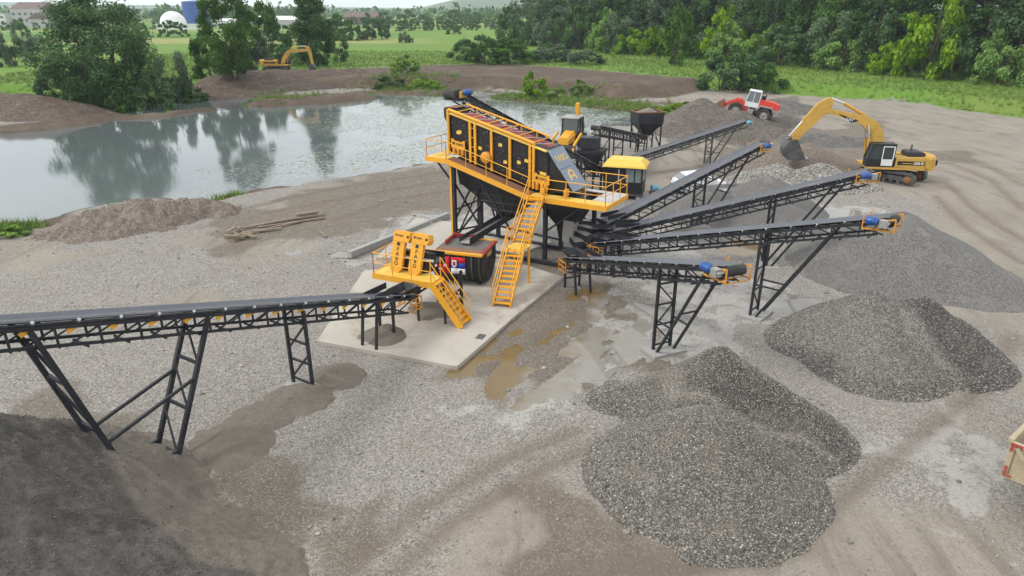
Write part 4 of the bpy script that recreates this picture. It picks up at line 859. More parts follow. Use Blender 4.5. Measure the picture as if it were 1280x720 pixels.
slab('concrete_slab', [(470, 322), (560, 322), (640, 320), (690, 302), (640, 286), (520, 272)], .115, -.15)
kb = [((437, 322), (536, 282)), ((538, 281), (560, 272)), ((470, 323), (520, 325))]
for i, (a, b) in enumerate(kb[:2]):
    p, q = G(*a), G(*b); o = thing('concrete_beam', ('long pale concrete beam along the back edge of the slab', 'short concrete beam end behind the slab near the screen legs')[i], 'beam', (*((p + q) / 2).xy, 0)); o2 = beam(o, 'beam_body', p - o.location + up * .17, q - o.location + up * .17, .3, .36, 'concrete_foot')
p = G(601, 421, .14); o = box(None, 'floor_grate', p + Vector((0, 0, .012)), (.3, .42, .024), 'steel_dark', Matrix.Rotation(R(-20), 3, 'Z')); tag(o, 'small grey square drain cover lying on the slab', 'drain cover')
# ================================================================== dewatering screen with the two yellow guards
DA = R(-24); DO = Vector((-6.05, 27.7, 0)); dw = thing('dewatering_screen', 'dewatering screen with two tall yellow drive guards on a yellow platform', 'dewatering screen', DO, DA)
box(dw, 'platform', (1.45, .45, 1.93), (2.95, .95, .05), 'yellow_pale'); beam(dw, 'edge_beam', (0, -.02, 1.86), (2.95, -.02, 1.86), .06, .26, 'yellow'); beam(dw, 'edge_beam', (0, 0, 1.86), (0, 2.0, 1.86), .06, .22, 'yellow'); box(dw, 'platform', (.3, 1.5, 1.93), (.6, 1.15, .05), 'yellow_pale')
rails(dw, [(.05, 2.0, 1.95), (.05, .03, 1.95), (2.9, .03, 1.95)], post_every=1.0)
beam(dw, 'screen_side', (.7, 1.0, 2.2), (2.2, 1.0, 2.25), .06, .6, 'panel_black'); beam(dw, 'screen_side', (.7, 2.3, 2.2), (2.3, 2.3, 2.25), .06, .6, 'panel_black'); beam(dw, 'screen_bed', (.7, 1.65, 2.2), (2.3, 1.65, 2.25), 1.3, .06, 'steel_dark')
for i, x in enumerate((.85, 1.78)):
    q = Matrix.Translation((x, .82, 2.72)) @ Matrix.Rotation(R(3), 4, 'Y') @ Matrix.Rotation(R(-16), 4, 'X')
    gd = bpy.data.objects.new('drive_guard', None); link(gd, dw); gd.matrix_local = q
    out = [(.29 * math.cos(a), .29 * math.sin(a) - .55) for a in np.linspace(math.pi, 2 * math.pi, 11)] + [(.29, .62), (-.29, .62)]
    prism(gd, 'cover', out, -.1, .1, 'yellow'); prism(gd, 'motor_hood', [(-.29, .55), (.46, .55), (.54, .75), (.46, 1.0), (-.22, 1.0), (-.29, .9)], -.13, .32, 'yellow')
    text(gd, 'guard_lettering', '■', .2, 'letter_dark', axes((0, -.106, .42), (1, 0, 0), (0, 0, 1)))
    for k, ch in enumerate('FABO'): text(gd, 'guard_lettering', ch, .23, 'letter_dark', axes((0, -.106, .2 - k * .21), (1, 0, 0), (0, 0, 1)))
    text(gd, 'hood_lettering', '■ FABO', .11, 'letter_dark', axes((0, -.136, .8), (1, 0, 0), (0, 0, 1)))
    lathe(gd, 'shaft_end', [(0, -.14), (.06, -.14), (.06, 0), (0, 0)], (.42, 0, .8), 'letter_dark', 'Y', 10)
    tube(gd, 'shaft', (.1, .15, -.1), (.7, .25, -.1), .07, 'galv'); box(gd, 'exciter', (.2, .5, -.2), (.6, .6, .8), 'panel_black')
for x, y in ((2.0, .3), (3.2, .5), (2.0, 2.1), (3.2, 2.1)): beam(dw, 'leg', (x, y, 1.85), (x + (.25 if y < 1 else 0), y - (.35 if y < 1 else 0), .12), .11, .11, 'steel_black')
for a, b in (((2.0, 2.1, .7), (3.2, 2.1, .7)), ((2.0, .3, 1.2), (2.0, 2.1, 1.2)), ((3.2, .4, 1.0), (3.2, 2.1, 1.0)), ((2, 2.1, 1.2), (3.2, 2.1, .3))): beam(dw, 'tie', a, b, .07, .07, 'steel_black')
loft(dw, 'outlet_chute', [rect(.75, 1.75, .9, 1.9, 1.9), rect(1.0, 1.6, 1.0, 1.6, 1.6), rect(1.05, 1.55, 1.0, 1.5, 1.0)], 'panel_black'); box(dw, 'outlet_spout', (1.3, 1.05, 1.15), (.55, .5, .7), 'panel_black')
stairs(dw, (4.3, .35, .16), (2.95, .35, 1.92), .8, 9, stringer=.3)
# washing tank with ribs and the two flags
TK = Vector((-3.85, 31.0, 0)); tk = thing('washing_tank', 'black ribbed half-round washing tank with yellow and rusty rim', 'washing tank', (TK.x, TK.y, 0), R(-16))
LT, WT, ZT, RT = 2.5, 2.3, 1.78, 1.15
def trough(x): return [(x, 0, ZT)] + [(x, WT / 2 - RT * math.cos(a), 1.2 - 1.0 * math.sin(a)) for a in np.linspace(0, math.pi, 13)] + [(x, WT, ZT)]
loft(tk, 'shell', [trough(0), trough(LT)], 'panel_black')
for i in range(7):
    x = .12 + i * (LT - .24) / 6; pts = trough(x)
    v = []; f = []
    for p in pts[:9]:
        c_ = Vector((x, WT / 2, 1.3)); dv = (Vector(p) - c_).normalized() * .05
        for dx in (-.03, .03): v += [Vector(p) + Vector((dx, 0, 0)), Vector(p) + dv + Vector((dx, 0, 0))]
    for k in range(8): b = k * 4; f += [(b, b + 4, b + 5, b + 1), (b + 1, b + 5, b + 7, b + 3), (b + 3, b + 7, b + 6, b + 2)]
    mobj(tk, 'rib', v, f, 'steel_dark')
for y in (.0, WT): beam(tk, 'rim', (-1.4 if y == 0 else 0, y, ZT + .06), (LT + .05, y, ZT + .06), .2, .1, 'yellow')
beam(tk, 'rim', (LT, .1, ZT + .07), (LT, WT - .1, ZT + .07), .2, .12, 'dark_red'); beam(tk, 'rim', (.3, WT - .1, ZT + .2), (1.6, WT - .1, ZT + .2), .1, .25, 'dark_red'); beam(tk, 'rim', (.3, 1.1, ZT + .18), (.3, WT - .1, ZT + .18), .1, .2, 'dark_red')
mobj(tk, 'wet_sand_fill', [(.1, .15, ZT + .02), (LT - .1, .15, ZT + .02), (LT - .1, WT - .15, ZT + .1), (.1, WT - .15, ZT + .1)], [(0, 1, 2, 3)], 'heap_sandgrey'); box(tk, 'top_plate', (1.3, .35, ZT + .09), (2.2, .55, .03), 'rust')
for x in (.3, LT - .3):
    for y in (.6, WT - .6): beam(tk, 'leg', (x, y, .1), (x, y, .6), .16, .16, 'steel_black')
text(tk, 'tank_lettering', 'FABO', .3, 'letter_gold', axes((LT + .115, .9, ZT - .12), (0, 1, 0), (0, 0, 1)))
TM = Matrix.Translation(tk.location) @ Matrix.Rotation(R(-16), 4, 'Z')
fl = thing('flume', 'steel flume trough leading from screen hopper into the washing tank', 'flume', (0, 0, 0))
fa = PW(-1.9, 1.35, 2.0); fb = TM @ Vector((1.25, 1.2, ZT + .2))
fl.location = ((fa + fb) / 2).to_tuple(); fa -= fl.location; fb -= fl.location
c_, L_, r_ = _frame(fa, fb); beam(fl, 'floor_plate', fa, fb, .55, .04, 'galv'); sd_ = r_.col[1]
for s in (-.29, .29): beam(fl, 'side_plate', fa + sd_ * s + up * .12, fb + sd_ * s + up * .12, .03, .3, 'steel_black')
def flag(label, x, parts):
    o = thing('flag', label, 'flag', TM @ Vector((x, -.075, 1.25)), R(-16)); return o
f1 = flag('red flag with white crescent and star hung on the black tank', .5, 0)
def cloth(o, name, x0, x1, z0, z1, mat, dy=0):
    n = 8; v = [(x0 + (x1 - x0) * i / n, -.03 * math.sin(i * 1.3) + dy, z) for z in (z0, z1) for i in range(n + 1)]; b = mobj(o, name, v, [(i, i + 1, n + 2 + i, n + 1 + i) for i in range(n)], mat, True); md = b.modifiers.new('thick', 'SOLIDIFY'); md.thickness = .006; return b
cloth(f1, 'cloth', -.42, .42, -.42, .42, 'flag_red')
def cres():
    a = [(.25 * math.cos(t), .25 * math.sin(t)) for t in np.linspace(.5, 2 * math.pi - .5, 20)]; b = [(.06 + .2 * math.cos(t), .2 * math.sin(t)) for t in np.linspace(2 * math.pi - .6, .6, 20)]; return a + b
prism(f1, 'crescent', [(x - .1, z) for x, z in cres()], -.045, -.036, 'flag_white')
prism(f1, 'star', [((.12 if i % 2 == 0 else .05) * math.cos(R(72 * i / 2)) + .2, (.12 if i % 2 == 0 else .05) * math.sin(R(36 * i))) for i in range(10)], -.045, -.036, 'flag_white')
f2 = flag('red, blue and white striped flag with small crest on the tank', 1.35, 0)
for i, m in enumerate(('flag_red', 'flag_blue', 'flag_white')): cloth(f2, 'stripe', -.36, .36, .42 - .28 * (i + 1), .42 - .28 * i, m)
prism(f2, 'crest', [(-.3, .28), (-.06, .28), (-.06, .02), (-.18, -.12), (-.3, .02)], -.05, -.04, 'flag_white'); prism(f2, 'crest_shield', [(-.25, .2), (-.11, .2), (-.11, .05), (-.18, -.03), (-.25, .05)], -.056, -.051, 'flag_red')
# ================================================================== vehicles
def wheel(parent, c, r, w, rim='yellow_worn', tread=True):
    wo = bpy.data.objects.new('wheel', None); link(wo, parent); wo.location = c
    lathe(wo, 'tyre', [(r * .55, -w * .42), (r * .8, -w * .5), (r * .95, -w * .46), (r, -w * .3), (r, w * .3), (r * .95, w * .46), (r * .8, w * .5), (r * .55, w * .42)], (0, 0, 0), 'rubber', 'Y', 24)
    lathe(wo, 'rim', [(0, -w * .3), (r * .2, -w * .36), (r * .28, -w * .25), (r * .5, -w * .25), (r * .56, -w * .42), (r * .56, w * .42), (r * .5, w * .25), (r * .28, w * .25), (r * .2, w * .36), (0, w * .3)], (0, 0, 0), rim, 'Y', 20)
    if tread:
        v = []; f = []
        for i in range(18):
            a = 2 * math.pi * i / 18
            for s in (-1, 1):
                b = len(v); q = Matrix.Rotation(-a - (.09 * s), 4, 'Y')
                for dx in (-.05, .05):
                    for dy in (.02, .46):
                        for dr in (-.02, .035): v.append(q @ Vector((dx * r * 1.6, s * dy * w, r + dr)))
                f += [tuple(b + k for k in t) for t in ((0, 1, 3, 2), (4, 6, 7, 5), (0, 4, 5, 1), (2, 3, 7, 6), (1, 5, 7, 3))]
        mobj(wo, 'tread', v, f, 'rubber')
    return wo
def cab_frame(parent, x0, x1, y0, y1, z0, z1, post, glass='glass', rake=.25, roof='panel_black', door=None, low=.35):
    c = bpy.data.objects.new('cab', None); link(c, parent); zl = z0 + (z1 - z0) * low
    prism(c, 'lower_panel', [(x0, z0), (x1, z0), (x1, zl), (x0, zl)], y0, y1, post)
    prism(c, 'glazing', [(x0 + .05, zl), (x1 - .04, zl), (x1 - rake - .04, z1), (x0 + .05, z1)], y0 + .04, y1 - .04, glass)
    for y in (y0, y1):
        yy = y + (.03 if y == y0 else -.03)
        beam(c, 'pillar', (x1, yy, zl), (x1 - rake, yy, z1), .08, .08, post); beam(c, 'pillar', (x0 + .04, yy, zl), (x0 + .04, yy, z1), .09, .09, post); m = x0 + (x1 - x0) * .48; beam(c, 'pillar', (m, yy, zl), (m, yy, z1), .07, .07, post)
        beam(c, 'sill', (x0, yy, zl), (x1, yy, zl), .08, .06, post)
    prism(c, 'cab_roof', [(x0 - .04, z1), (x1 - rake + .1, z1), (x1 - rake + .06, z1 + .1), (x0, z1 + .12)], y0 - .04, y1 + .04, roof)
    if door:
        m = x0 + (x1 - x0) * .48; prism(c, 'door', [(x0 + .1, z0 + .12), (m - .02, z0 + .12), (m - .02, zl + .05), (x0 + .1, zl + .05)], y1 + .001, y1 + .05, door)
        for a, b in (((x0 + .1, zl), (x0 + .1, z1 - .08)), ((m - .04, zl), (m - .04, z1 - .08)), ((x0 + .1, z1 - .08), (m - .04, z1 - .08))): beam(c, 'door_frame', (a[0], y1 + .02, a[1]), (b[0], y1 + .02, b[1]), .05, .07, door)
    return c
def excavator(label, loc, heading, under, boom, stick, bucket, cyl, body='yellow_worn', marks=None, door='white_paint', scale=1.0):
    e = thing('excavator', label, 'excavator', loc, heading)
    u = bpy.data.objects.new('undercarriage', None); link(u, e); u.rotation_euler = (0, 0, under)
    for y in (-1.2, 1.2):
        def ring(off): return [(1.75 + (.45 + off) * math.cos(a), .47 + (.45 + off) * math.sin(a)) for a in np.linspace(-math.pi / 2, math.pi / 2, 9)] + [(-1.75 + (.45 + off) * math.cos(a), .47 + (.45 + off) * math.sin(a)) for a in np.linspace(math.pi / 2, 3 * math.pi / 2, 9)]
        o, i = ring(0), ring(-.09); n = len(o); v = []; f = []
        for yy in (y - .3, y + .3): v += [(x, yy, z) for x, z in o] + [(x, yy, z) for x, z in i]
        for k in range(n):
            j = (k + 1) % n; f += [(k, j, 2 * n + j, 2 * n + k), (n + j, n + k, 3 * n + k, 3 * n + j), (k, n + k, n + j, j), (2 * n + j, 3 * n + j, 3 * n + k, 2 * n + k)]
        mobj(u, 'track_belt', v, f, 'steel_dark')
        for k in range(22):
            t = k / 22; per = 7.0 + 2 * math.pi * .45; d = t * per
            if d < 3.5: p = (-1.75 + d, .93, 0)
            elif d < 3.5 + math.pi * .45: a = math.pi / 2 - (d - 3.5) / .45; p = (1.75 + .46 * math.cos(a), .47 + .46 * math.sin(a), a - math.pi / 2)
            elif d < 7 + math.pi * .45: p = (1.75 - (d - 3.5 - math.pi * .45), .01, 0)
            else: a = -math.pi / 2 - (d - 7 - math.pi * .45) / .45; p = (-1.75 + .46 * math.cos(a), .47 + .46 * math.sin(a), a - math.pi / 2)
            box(u, 'track_shoe', (p[0], y, p[1]), (.22, .62, .05), 'steel_dark', Matrix.Rotation(-p[2], 3, 'Y'))
        for x in (-1.75, 1.75): lathe(u, 'sprocket', [(0, -.2), (.3, -.2), (.36, -.1), (.36, .1), (.3, .2), (0, .2)], (x, y, .47), 'rust', 'Y', 16)
        for x in (-1.1, -.55, 0, .55, 1.1): lathe(u, 'roller', [(0, -.2), (.13, -.2), (.13, .2), (0, .2)], (x, y, .2), 'steel_dark', 'Y', 10)
        box(u, 'track_frame', (0, y, .5), (3.0, .3, .35), 'steel_dark')
    box(u, 'axle_beam', (0, 0, .6), (1.4, 2.2, .35), 'steel_dark'); lathe(u, 'slew_ring', [(0, .75), (.75, .75), (.75, 1.05), (0, 1.05)], (0, 0, 0), 'steel_dark', 'Z', 20)
    prism(e, 'deck', [(-2.5, 1.08), (2.35, 1.08), (2.4, 1.25), (-2.5, 1.28)], -1.4, 1.4, body)
    pts = [(-2.15, -1.4), (-2.55, -1.25), (-2.8, -.7), (-2.88, 0), (-2.8, .7), (-2.55, 1.25), (-2.15, 1.4), (-1.85, 1.4), (-1.85, -1.4)]
    loft(e, 'counterweight', [[(x, y, 1.1) for x, y in pts], [(x - .04, y, 1.25) for x, y in pts], [(x, y, 1.95) for x, y in pts], [(x * .97 - .02, y * .95, 2.1) for x, y in pts]], body)
    for y0, y1, nm in ((.35, 1.4, 'side_body'), (-1.4, -.45, 'side_body')): prism(e, nm, [(-1.84, 1.28), (.3, 1.28), (.3, 1.98), (-1.84, 2.05)], y0, y1, body)
    prism(e, 'engine_cover', [(-1.84, 1.28), (.2, 1.28), (.2, 1.9), (-1.84, 1.98)], -.45, .35, body)
    for y in (1.405, -1.405): box(e, 'black_band', (-.8, y, 1.62), (1.95, .02, .3), 'panel_black'); box(e, 'body_stripe', (-.9, y * 1.008, 1.6), (1.5, .01, .05), body)
    box(e, 'rear_band', (-2.86, 0, 1.6), (.06, 1.7, .4), 'panel_black')
    loft(e, 'engine_hood', [rect(-1.95, -.65, -.75, .9, 2.03), rect(-1.9, -.7, -.7, .85, 2.3), rect(-1.75, -.85, -.55, .7, 2.38)], 'panel_black'); tube(e, 'exhaust', (-1.3, -.5, 2.3), (-1.3, -.5, 2.75), .07, 'steel_dark')
    for y in (-.6, .2, .6): beam(e, 'handrail', (.3, y, 2.05), (.3, y, 2.5), .03, .03, 'panel_black')
    beam(e, 'handrail', (.3, -.6, 2.5), (.3, .6, 2.5), .03, .03, 'panel_black')
    cab_frame(e, .45, 2.4, .42, 1.38, 1.25, 2.92, 'panel_black', 'glass', .28, 'panel_black', door, .34)
    b = prism(e, 'boom', boom, -.35, .2, body); s = prism(e, 'stick', stick, -.27, .12, body)
    bk = bpy.data.objects.new('bucket', None); link(bk, e)
    n = len(bucket); th = Vector((0, 0)); v = []; f = []
    for y in (-.75, .6): v += [(x, y, z) for x, z in bucket]
    f = [(i, i + 1, n + i + 1, n + i) for i in range(n - 1)]; sh = mobj(bk, 'shell', v, f, 'steel_dark'); md = sh.modifiers.new('thick', 'SOLIDIFY'); md.thickness = .05; md.offset = 0
    for y in (-.75, .56): prism(bk, 'side_plate', bucket, y, y + .04, 'steel_dark')
    d = (Vector(bucket[-1]) - Vector(bucket[-2])).normalized()
    for k in range(5): y = -.68 + k * .3; p = Vector((bucket[-1][0], y, bucket[-1][1])); beam(bk, 'tooth', p, p + Vector((d.x, 0, d.y)) * .22, .1, .06, 'galv')
    for nm, p, q, r, m in cyl: tube(e, nm, (p[0], p[2], p[1]), (q[0], q[2], q[1]), r, m)
    if marks:
        for (tx, sz, x, y, z, dx, mt) in marks: text(e, 'marking', tx, sz, mt, axes((x, y, z), dx, (0, 0, 1)))
    if scale != 1: e.scale = (scale,) * 3
    return e
ep = G(1112, 224)
exc = excavator('big weathered yellow excavator reaching its bucket over the brown heap', (ep.x, ep.y, hz(ep.x, ep.y) - .03), R(170), R(-38),
    [(.9, 1.5), (1.15, 3.6), (1.65, 4.4), (2.5, 4.92), (3.9, 5.16), (5.65, 5.45), (5.75, 5.2), (5.45, 5.05), (4.2, 4.72), (2.9, 4.28), (2.05, 3.5), (1.55, 1.5)],
    [(5.25, 6.15), (5.6, 6.3), (6.35, 5.85), (7.0, 4.75), (8.0, 3.25), (7.85, 2.85), (7.5, 2.85), (6.8, 3.75), (5.85, 4.85), (5.35, 5.2)],
    [(7.55, 3.0), (8.1, 2.9), (8.55, 2.3), (8.5, 1.75), (8.1, 1.45), (7.5, 1.4), (6.75, 1.55)],
    [('stick_cylinder', (2.7, 4.95, -.08), (4.4, 5.85, -.08), .13, 'yellow_worn'), ('cylinder_rod', (4.4, 5.85, -.08), (5.4, 6.2, -.08), .07, 'chrome'),
     ('boom_cylinder', (2.0, 1.6, .35), (2.25, 3.2, .35), .12, 'yellow_worn'), ('cylinder_rod', (2.25, 3.2, .35), (2.45, 4.3, .3), .07, 'chrome'), ('boom_cylinder', (2.0, 1.6, -.5), (2.25, 3.2, -.5), .12, 'yellow_worn'), ('cylinder_rod', (2.25, 3.2, -.5), (2.45, 4.3, -.45), .07, 'chrome'),
     ('bucket_cylinder', (6.55, 5.5, -.08), (7.3, 4.4, -.08), .1, 'yellow_worn'), ('cylinder_rod', (7.3, 4.4, -.08), (8.15, 3.2, -.08), .055, 'chrome'), ('bucket_link', (7.75, 3.3, -.08), (8.2, 2.85, -.08), .09, 'steel_dark')],
    marks=[('330 B', .3, -1.35, 1.42, 1.62, (-1, 0, 0), 'flag_white')])
prism(exc, 'boom_decal', [(3.2, 4.55), (4.7, 4.98), (4.1, 4.72), (3.7, 4.4)][::-1], .201, .206, 'panel_black'); text(exc, 'boom_lettering', 'CAT', .3, 'flag_white', axes((3.85, .209, 4.66), (-1, 0, -.25), (0, 0, 1)))
prism(exc, 'boom_decal', [(3.2, 4.6), (4.85, 5.12), (4.2, 4.75), (3.6, 4.45)], .207, .2075, 'panel_black')
fp = G(345, 95, 1.3)
excavator('small distant yellow excavator working on the spoil bank', (fp.x, fp.y + 1, hz(fp.x, fp.y) + .75), R(4), 0,
    [(.9, 1.4), (1.3, 2.5), (2.3, 3.7), (2.8, 3.9), (6.2, 3.95), (6.3, 3.55), (2.9, 3.3), (2.0, 2.2), (1.6, 1.4)], [(5.6, 4.4), (6.3, 4.5), (6.65, 3.6), (6.9, 1.2), (6.5, 1.15), (6.1, 3.3), (5.7, 4.1)],
    [(6.4, 1.3), (6.9, 1.2), (7.2, .7), (7.0, .3), (6.5, .1), (6.0, .3)],
    [('stick_cylinder', (3.0, 4.05, -.08), (4.6, 4.4, -.08), .12, 'yellow_worn'), ('cylinder_rod', (4.6, 4.4, -.08), (5.8, 4.45, -.08), .07, 'chrome'), ('boom_cylinder', (2.0, 1.5, .3), (2.3, 3.0, .3), .11, 'yellow_worn')], body='yellow_worn', door='yellow_worn')
# ---- red wheel loader
lp = G(935, 146, 1.15); ld = thing('wheel_loader', 'red and white wheel loader climbing the dark heap', 'wheel loader', (lp.x, lp.y, 1.02), R(160)); ld.rotation_euler = (0, R(-9), R(160))
for x, y in ((-1.55, 1.05), (-1.55, -1.05), (1.6, 1.05), (1.6, -1.05)): wheel(ld, (x, y, .78), .78, .6, 'grey_steel')
prism(ld, 'rear_frame', [(-2.7, .75), (-.2, .75), (-.1, 1.3), (-2.7, 1.4)], -.85, .85, 'steel_dark'); prism(ld, 'counterweight', [(-3.15, .95), (-2.55, .8), (-2.4, 1.5), (-3.15, 1.5)], -1.2, 1.2, 'grey_steel')
prism(ld, 'engine_hood', [(-3.0, 1.5), (-.75, 1.45), (-.75, 2.35), (-2.2, 2.25), (-2.95, 2.1)], -.85, .85, 'red_paint'); box(ld, 'grille', (-3.0, 0, 1.8), (.06, 1.2, .5), 'dark_red')
for k in range(4): box(ld, 'grille_slat', (-3.04, 0, 1.62 + k * .12), (.03, 1.15, .03), 'red_paint')
for y in (-1.05, 1.05):
    prism(ld, 'fender', [(-2.55, 1.3), (-2.3, 1.75), (-.9, 1.75), (-.55, 1.2), (-.7, 1.15), (-1.0, 1.62), (-2.2, 1.62), (-2.4, 1.25)], y - .3, y + .3, 'grey_steel'); box(ld, 'step', (-.1, y * .95, .85), (.5, .3, .6), 'grey_steel')
cab_frame(ld, -.75, .75, -.72, .72, 1.35, 3.05, 'white_paint', 'glass_pale', .2, 'white_paint', None, .3)
prism(ld, 'front_frame', [(.3, .8), (2.0, .7), (2.1, 1.6), (1.3, 2.0), (.5, 1.5)], -.6, .6, 'red_paint')
for y in (-.55, .55): prism(ld, 'lift_arm', [(1.2, 1.85), (1.6, 2.0), (3.1, 1.05), (3.2, .6), (2.9, .7), (2.6, 1.05)], y - .1, y + .1, 'red_paint'); tube(ld, 'lift_cylinder', (1.0, y, 1.2), (2.4, y, 1.25), .08, 'chrome')
v = [(x, y, z) for y in (-1.5, 1.5) for x, z in ((3.2, 1.45), (3.0, .9), (3.1, .4), (3.6, .2), (4.35, .22))]; sh = mobj(ld, 'bucket', v, [(i, i + 1, i + 6, i + 5) for i in range(4)], 'rust'); md = sh.modifiers.new('thick', 'SOLIDIFY'); md.thickness = .06
for y in (-1.5, 1.46): prism(sh, 'side_plate', [(3.2, 1.45), (3.0, .9), (3.1, .4), (3.6, .2), (4.35, .22), (3.9, .8)], y, y + .04, 'rust')
beam(ld, 'bucket_edge', (4.3, -1.5, .24), (4.3, 1.5, .24), .2, .05, 'galv'); tube(ld, 'exhaust', (-1.3, -.5, 2.2), (-1.3, -.5, 2.9), .07, 'steel_dark'); box(ld, 'air_filter', (-1.05, .35, 2.5), (.4, .4, .5), 'panel_black')
# ---- backhoe loader
bp = Vector((5.6, 66.0, 0)); bh = thing('backhoe_loader', 'yellow backhoe loader half hidden behind the feed conveyor', 'backhoe', (bp.x, bp.y, hz(bp.x, bp.y)), R(-112))
for y in (-.85, .85): wheel(bh, (-.9, y, .72), .72, .45, 'white_paint'); wheel(bh, (1.35, y, .5), .5, .34, 'white_paint')
prism(bh, 'chassis', [(-1.5, .5), (2.1, .5), (2.1, .85), (-1.5, .95)], -.45, .45, 'steel_dark'); loft(bh, 'hood', [[(.25, y, z) for y, z in ((-.5, .85), (.5, .85), (.55, 1.5), (.4, 1.75), (-.4, 1.75), (-.55, 1.5))], [(2.1, y, z) for y, z in ((-.45, .85), (.45, .85), (.45, 1.25), (.3, 1.42), (-.3, 1.42), (-.45, 1.25))]], 'yellow')
cab_frame(bh, -1.35, .3, -.72, .72, 1.0, 2.75, 'panel_black', 'glass', .15, 'grey_steel', None, .22); bh.scale = (1.12,) * 3
for y in (-1.05, 1.05): prism(bh, 'loader_arm', [(.2, 1.5), (.4, 1.65), (2.4, 1.0), (2.7, .5), (2.5, .45), (2.2, .85)], y - .07, y + .07, 'yellow')
v = [(x, y, z) for y in (-1.15, 1.15) for x, z in ((2.6, .9), (2.5, .5), (2.7, .15), (3.3, .1))]; o = mobj(bh, 'front_bucket', v, [(i, i + 1, i + 5, i + 4) for i in range(3)], 'steel_dark'); md = o.modifiers.new('thick', 'SOLIDIFY'); md.thickness = .05
prism(bh, 'rear_boom', [(-1.7, .9), (-1.5, .9), (-1.75, 2.4), (-1.6, 3.7), (-1.95, 3.75), (-2.15, 2.4)], -.15, .15, 'yellow'); prism(bh, 'rear_stick', [(-1.6, 3.75), (-1.95, 3.8), (-2.7, 2.2), (-2.5, 1.9)], -.12, .12, 'yellow'); prism(bh, 'rear_bucket', [(-2.5, 2.0), (-2.8, 2.1), (-3.05, 1.6), (-2.8, 1.2), (-2.35, 1.3)], -.35, .35, 'steel_dark')
# ---- white hatchback, flat trailer
vp = Vector((14.0, 50.1, 0)); vh = thing('car', 'white hatchback car parked behind the rearmost stacking conveyor', 'car', (vp.x, vp.y, hz(vp.x, vp.y)), R(6))
W_ = .84
def sec(x, zb, zt, w0, w1): return [(x, -w0, zb), (x, w0, zb), (x, w0 * 1.02, (zb + zt) / 2), (x, w1, zt), (x, -w1, zt), (x, -w0 * 1.02, (zb + zt) / 2)]
loft(vh, 'body', [sec(-2.02, .42, .8, .72, .66), sec(-1.95, .3, .95, .80, .74), sec(-1.2, .26, .98, W_, .80), sec(.7, .26, .96, W_, .78), sec(1.7, .3, .82, .80, .68), sec(2.02, .4, .66, .66, .58)], 'white_paint')
loft(vh, 'roof', [sec(-1.75, .94, .97, .74, .72), sec(-1.3, .94, 1.42, .76, .6), sec(-.3, .95, 1.5, .78, .62), sec(.3, .95, 1.44, .78, .6), sec(1.15, .9, .93, .74, .7)], 'white_paint')
for y in (-1, 1):
    prism(vh, 'side_window', [(-1.35, 1.02), (-1.15, 1.34), (-.32, 1.38), (-.32, 1.02)], y * .735 - .02, y * .735 + .02, 'glass'); prism(vh, 'side_window', [(-.25, 1.02), (-.25, 1.38), (.25, 1.34), (.72, 1.02)], y * .735 - .02, y * .735 + .02, 'glass')
    box(vh, 'tail_light', (-1.97, y * .66, .86), (.1, .16, .22), 'lens_red'); box(vh, 'headlight', (1.85, y * .58, .68), (.2, .24, .14), 'glass_pale'); box(vh, 'mirror', (.6, y * .92, 1.02), (.14, .16, .12), 'white_paint'); box(vh, 'door_handle', (-.6, y * .86, .84), (.16, .03, .03), 'galv')
    for x in (-1.25, 1.25): wheel(vh, (x, y * .74, .3), .3, .2, 'galv', False)
beam(vh, 'rear_window', (-1.70, 0, 1.02), (-1.38, 0, 1.38), 1.15, .05, 'glass_pale'); beam(vh, 'windscreen', (.42, 0, 1.40), (1.05, 0, 1.0), 1.2, .06, 'glass'); box(vh, 'bumper', (-2.02, 0, .5), (.1, 1.35, .2), 'steel_dark'); box(vh, 'number_plate', (-2.03, 0, .74), (.04, .5, .11), 'flag_white')
tp = Vector((15.2, 47.0, 0)); tr = thing('trailer', 'low grey flatbed trailer parked beside the white car', 'trailer', (tp.x, tp.y, hz(tp.x, tp.y)), R(8))
for k in range(6): box(tr, 'bed_plank', (0, -.85 + k * .34, .78), (4.2, .31, .05), 'galv')
for y in (-.95, .95): beam(tr, 'side_rail', (-2.1, y, .7), (2.1, y, .7), .08, .16, 'steel_dark'); box(tr, 'side_board', (0, y * 1.03, .93), (4.2, .03, .28), 'grey_steel')
for y in (-.8, .8):
    for x in (-.4, .4): wheel(tr, (x, y, .32), .32, .2, 'galv', False)
beam(tr, 'drawbar', (2.0, 0, .6), (3.4, 0, .5), .1, .1, 'steel_dark'); beam(tr, 'drawbar', (-2.0, -.5, .5), (-2.0, .5, .5), .1, .1, 'steel_dark'); tube(tr, 'jockey_leg', (3.2, 0, 0), (3.2, 0, .6), .04, 'steel_dark')
paint('red_faded', (.34, .05, .04), .7, 0, .6, (.40, .33, .22))
# ---- tipper truck at the right edge
tz = 0.0; tt = thing('tipper_truck', 'pale tipper truck with red marked tailgate cut by the right edge', 'truck', (12.85, 14.75, tz), R(38))
Lb, Wb = 5.2, 2.45
prism(tt, 'side_wall', [(0, 1.35), (Lb, 1.25), (Lb, 2.4), (0, 2.3)], -.06, .0, 'tan_metal'); prism(tt, 'side_wall', [(0, 1.35), (Lb, 1.25), (Lb, 2.4), (0, 2.3)], -Wb, -Wb + .06, 'tan_metal'); box(tt, 'bed_floor', (Lb / 2, -Wb / 2, 1.32), (Lb, Wb - .1, .08), 'steel_dark'); box(tt, 'front_wall', (Lb, -Wb / 2, 1.95), (.08, Wb, 1.3), 'tan_metal')
tg = box(tt, 'tailgate', (-.04, -Wb / 2, 1.78), (.06, Wb, .95), 'tan_metal')
for y in (-.06, -.85, -1.6, -Wb + .06): box(tt, 'tailgate_rib', (-.1, y, 1.78), (.08, .12, .98), 'tan_metal')
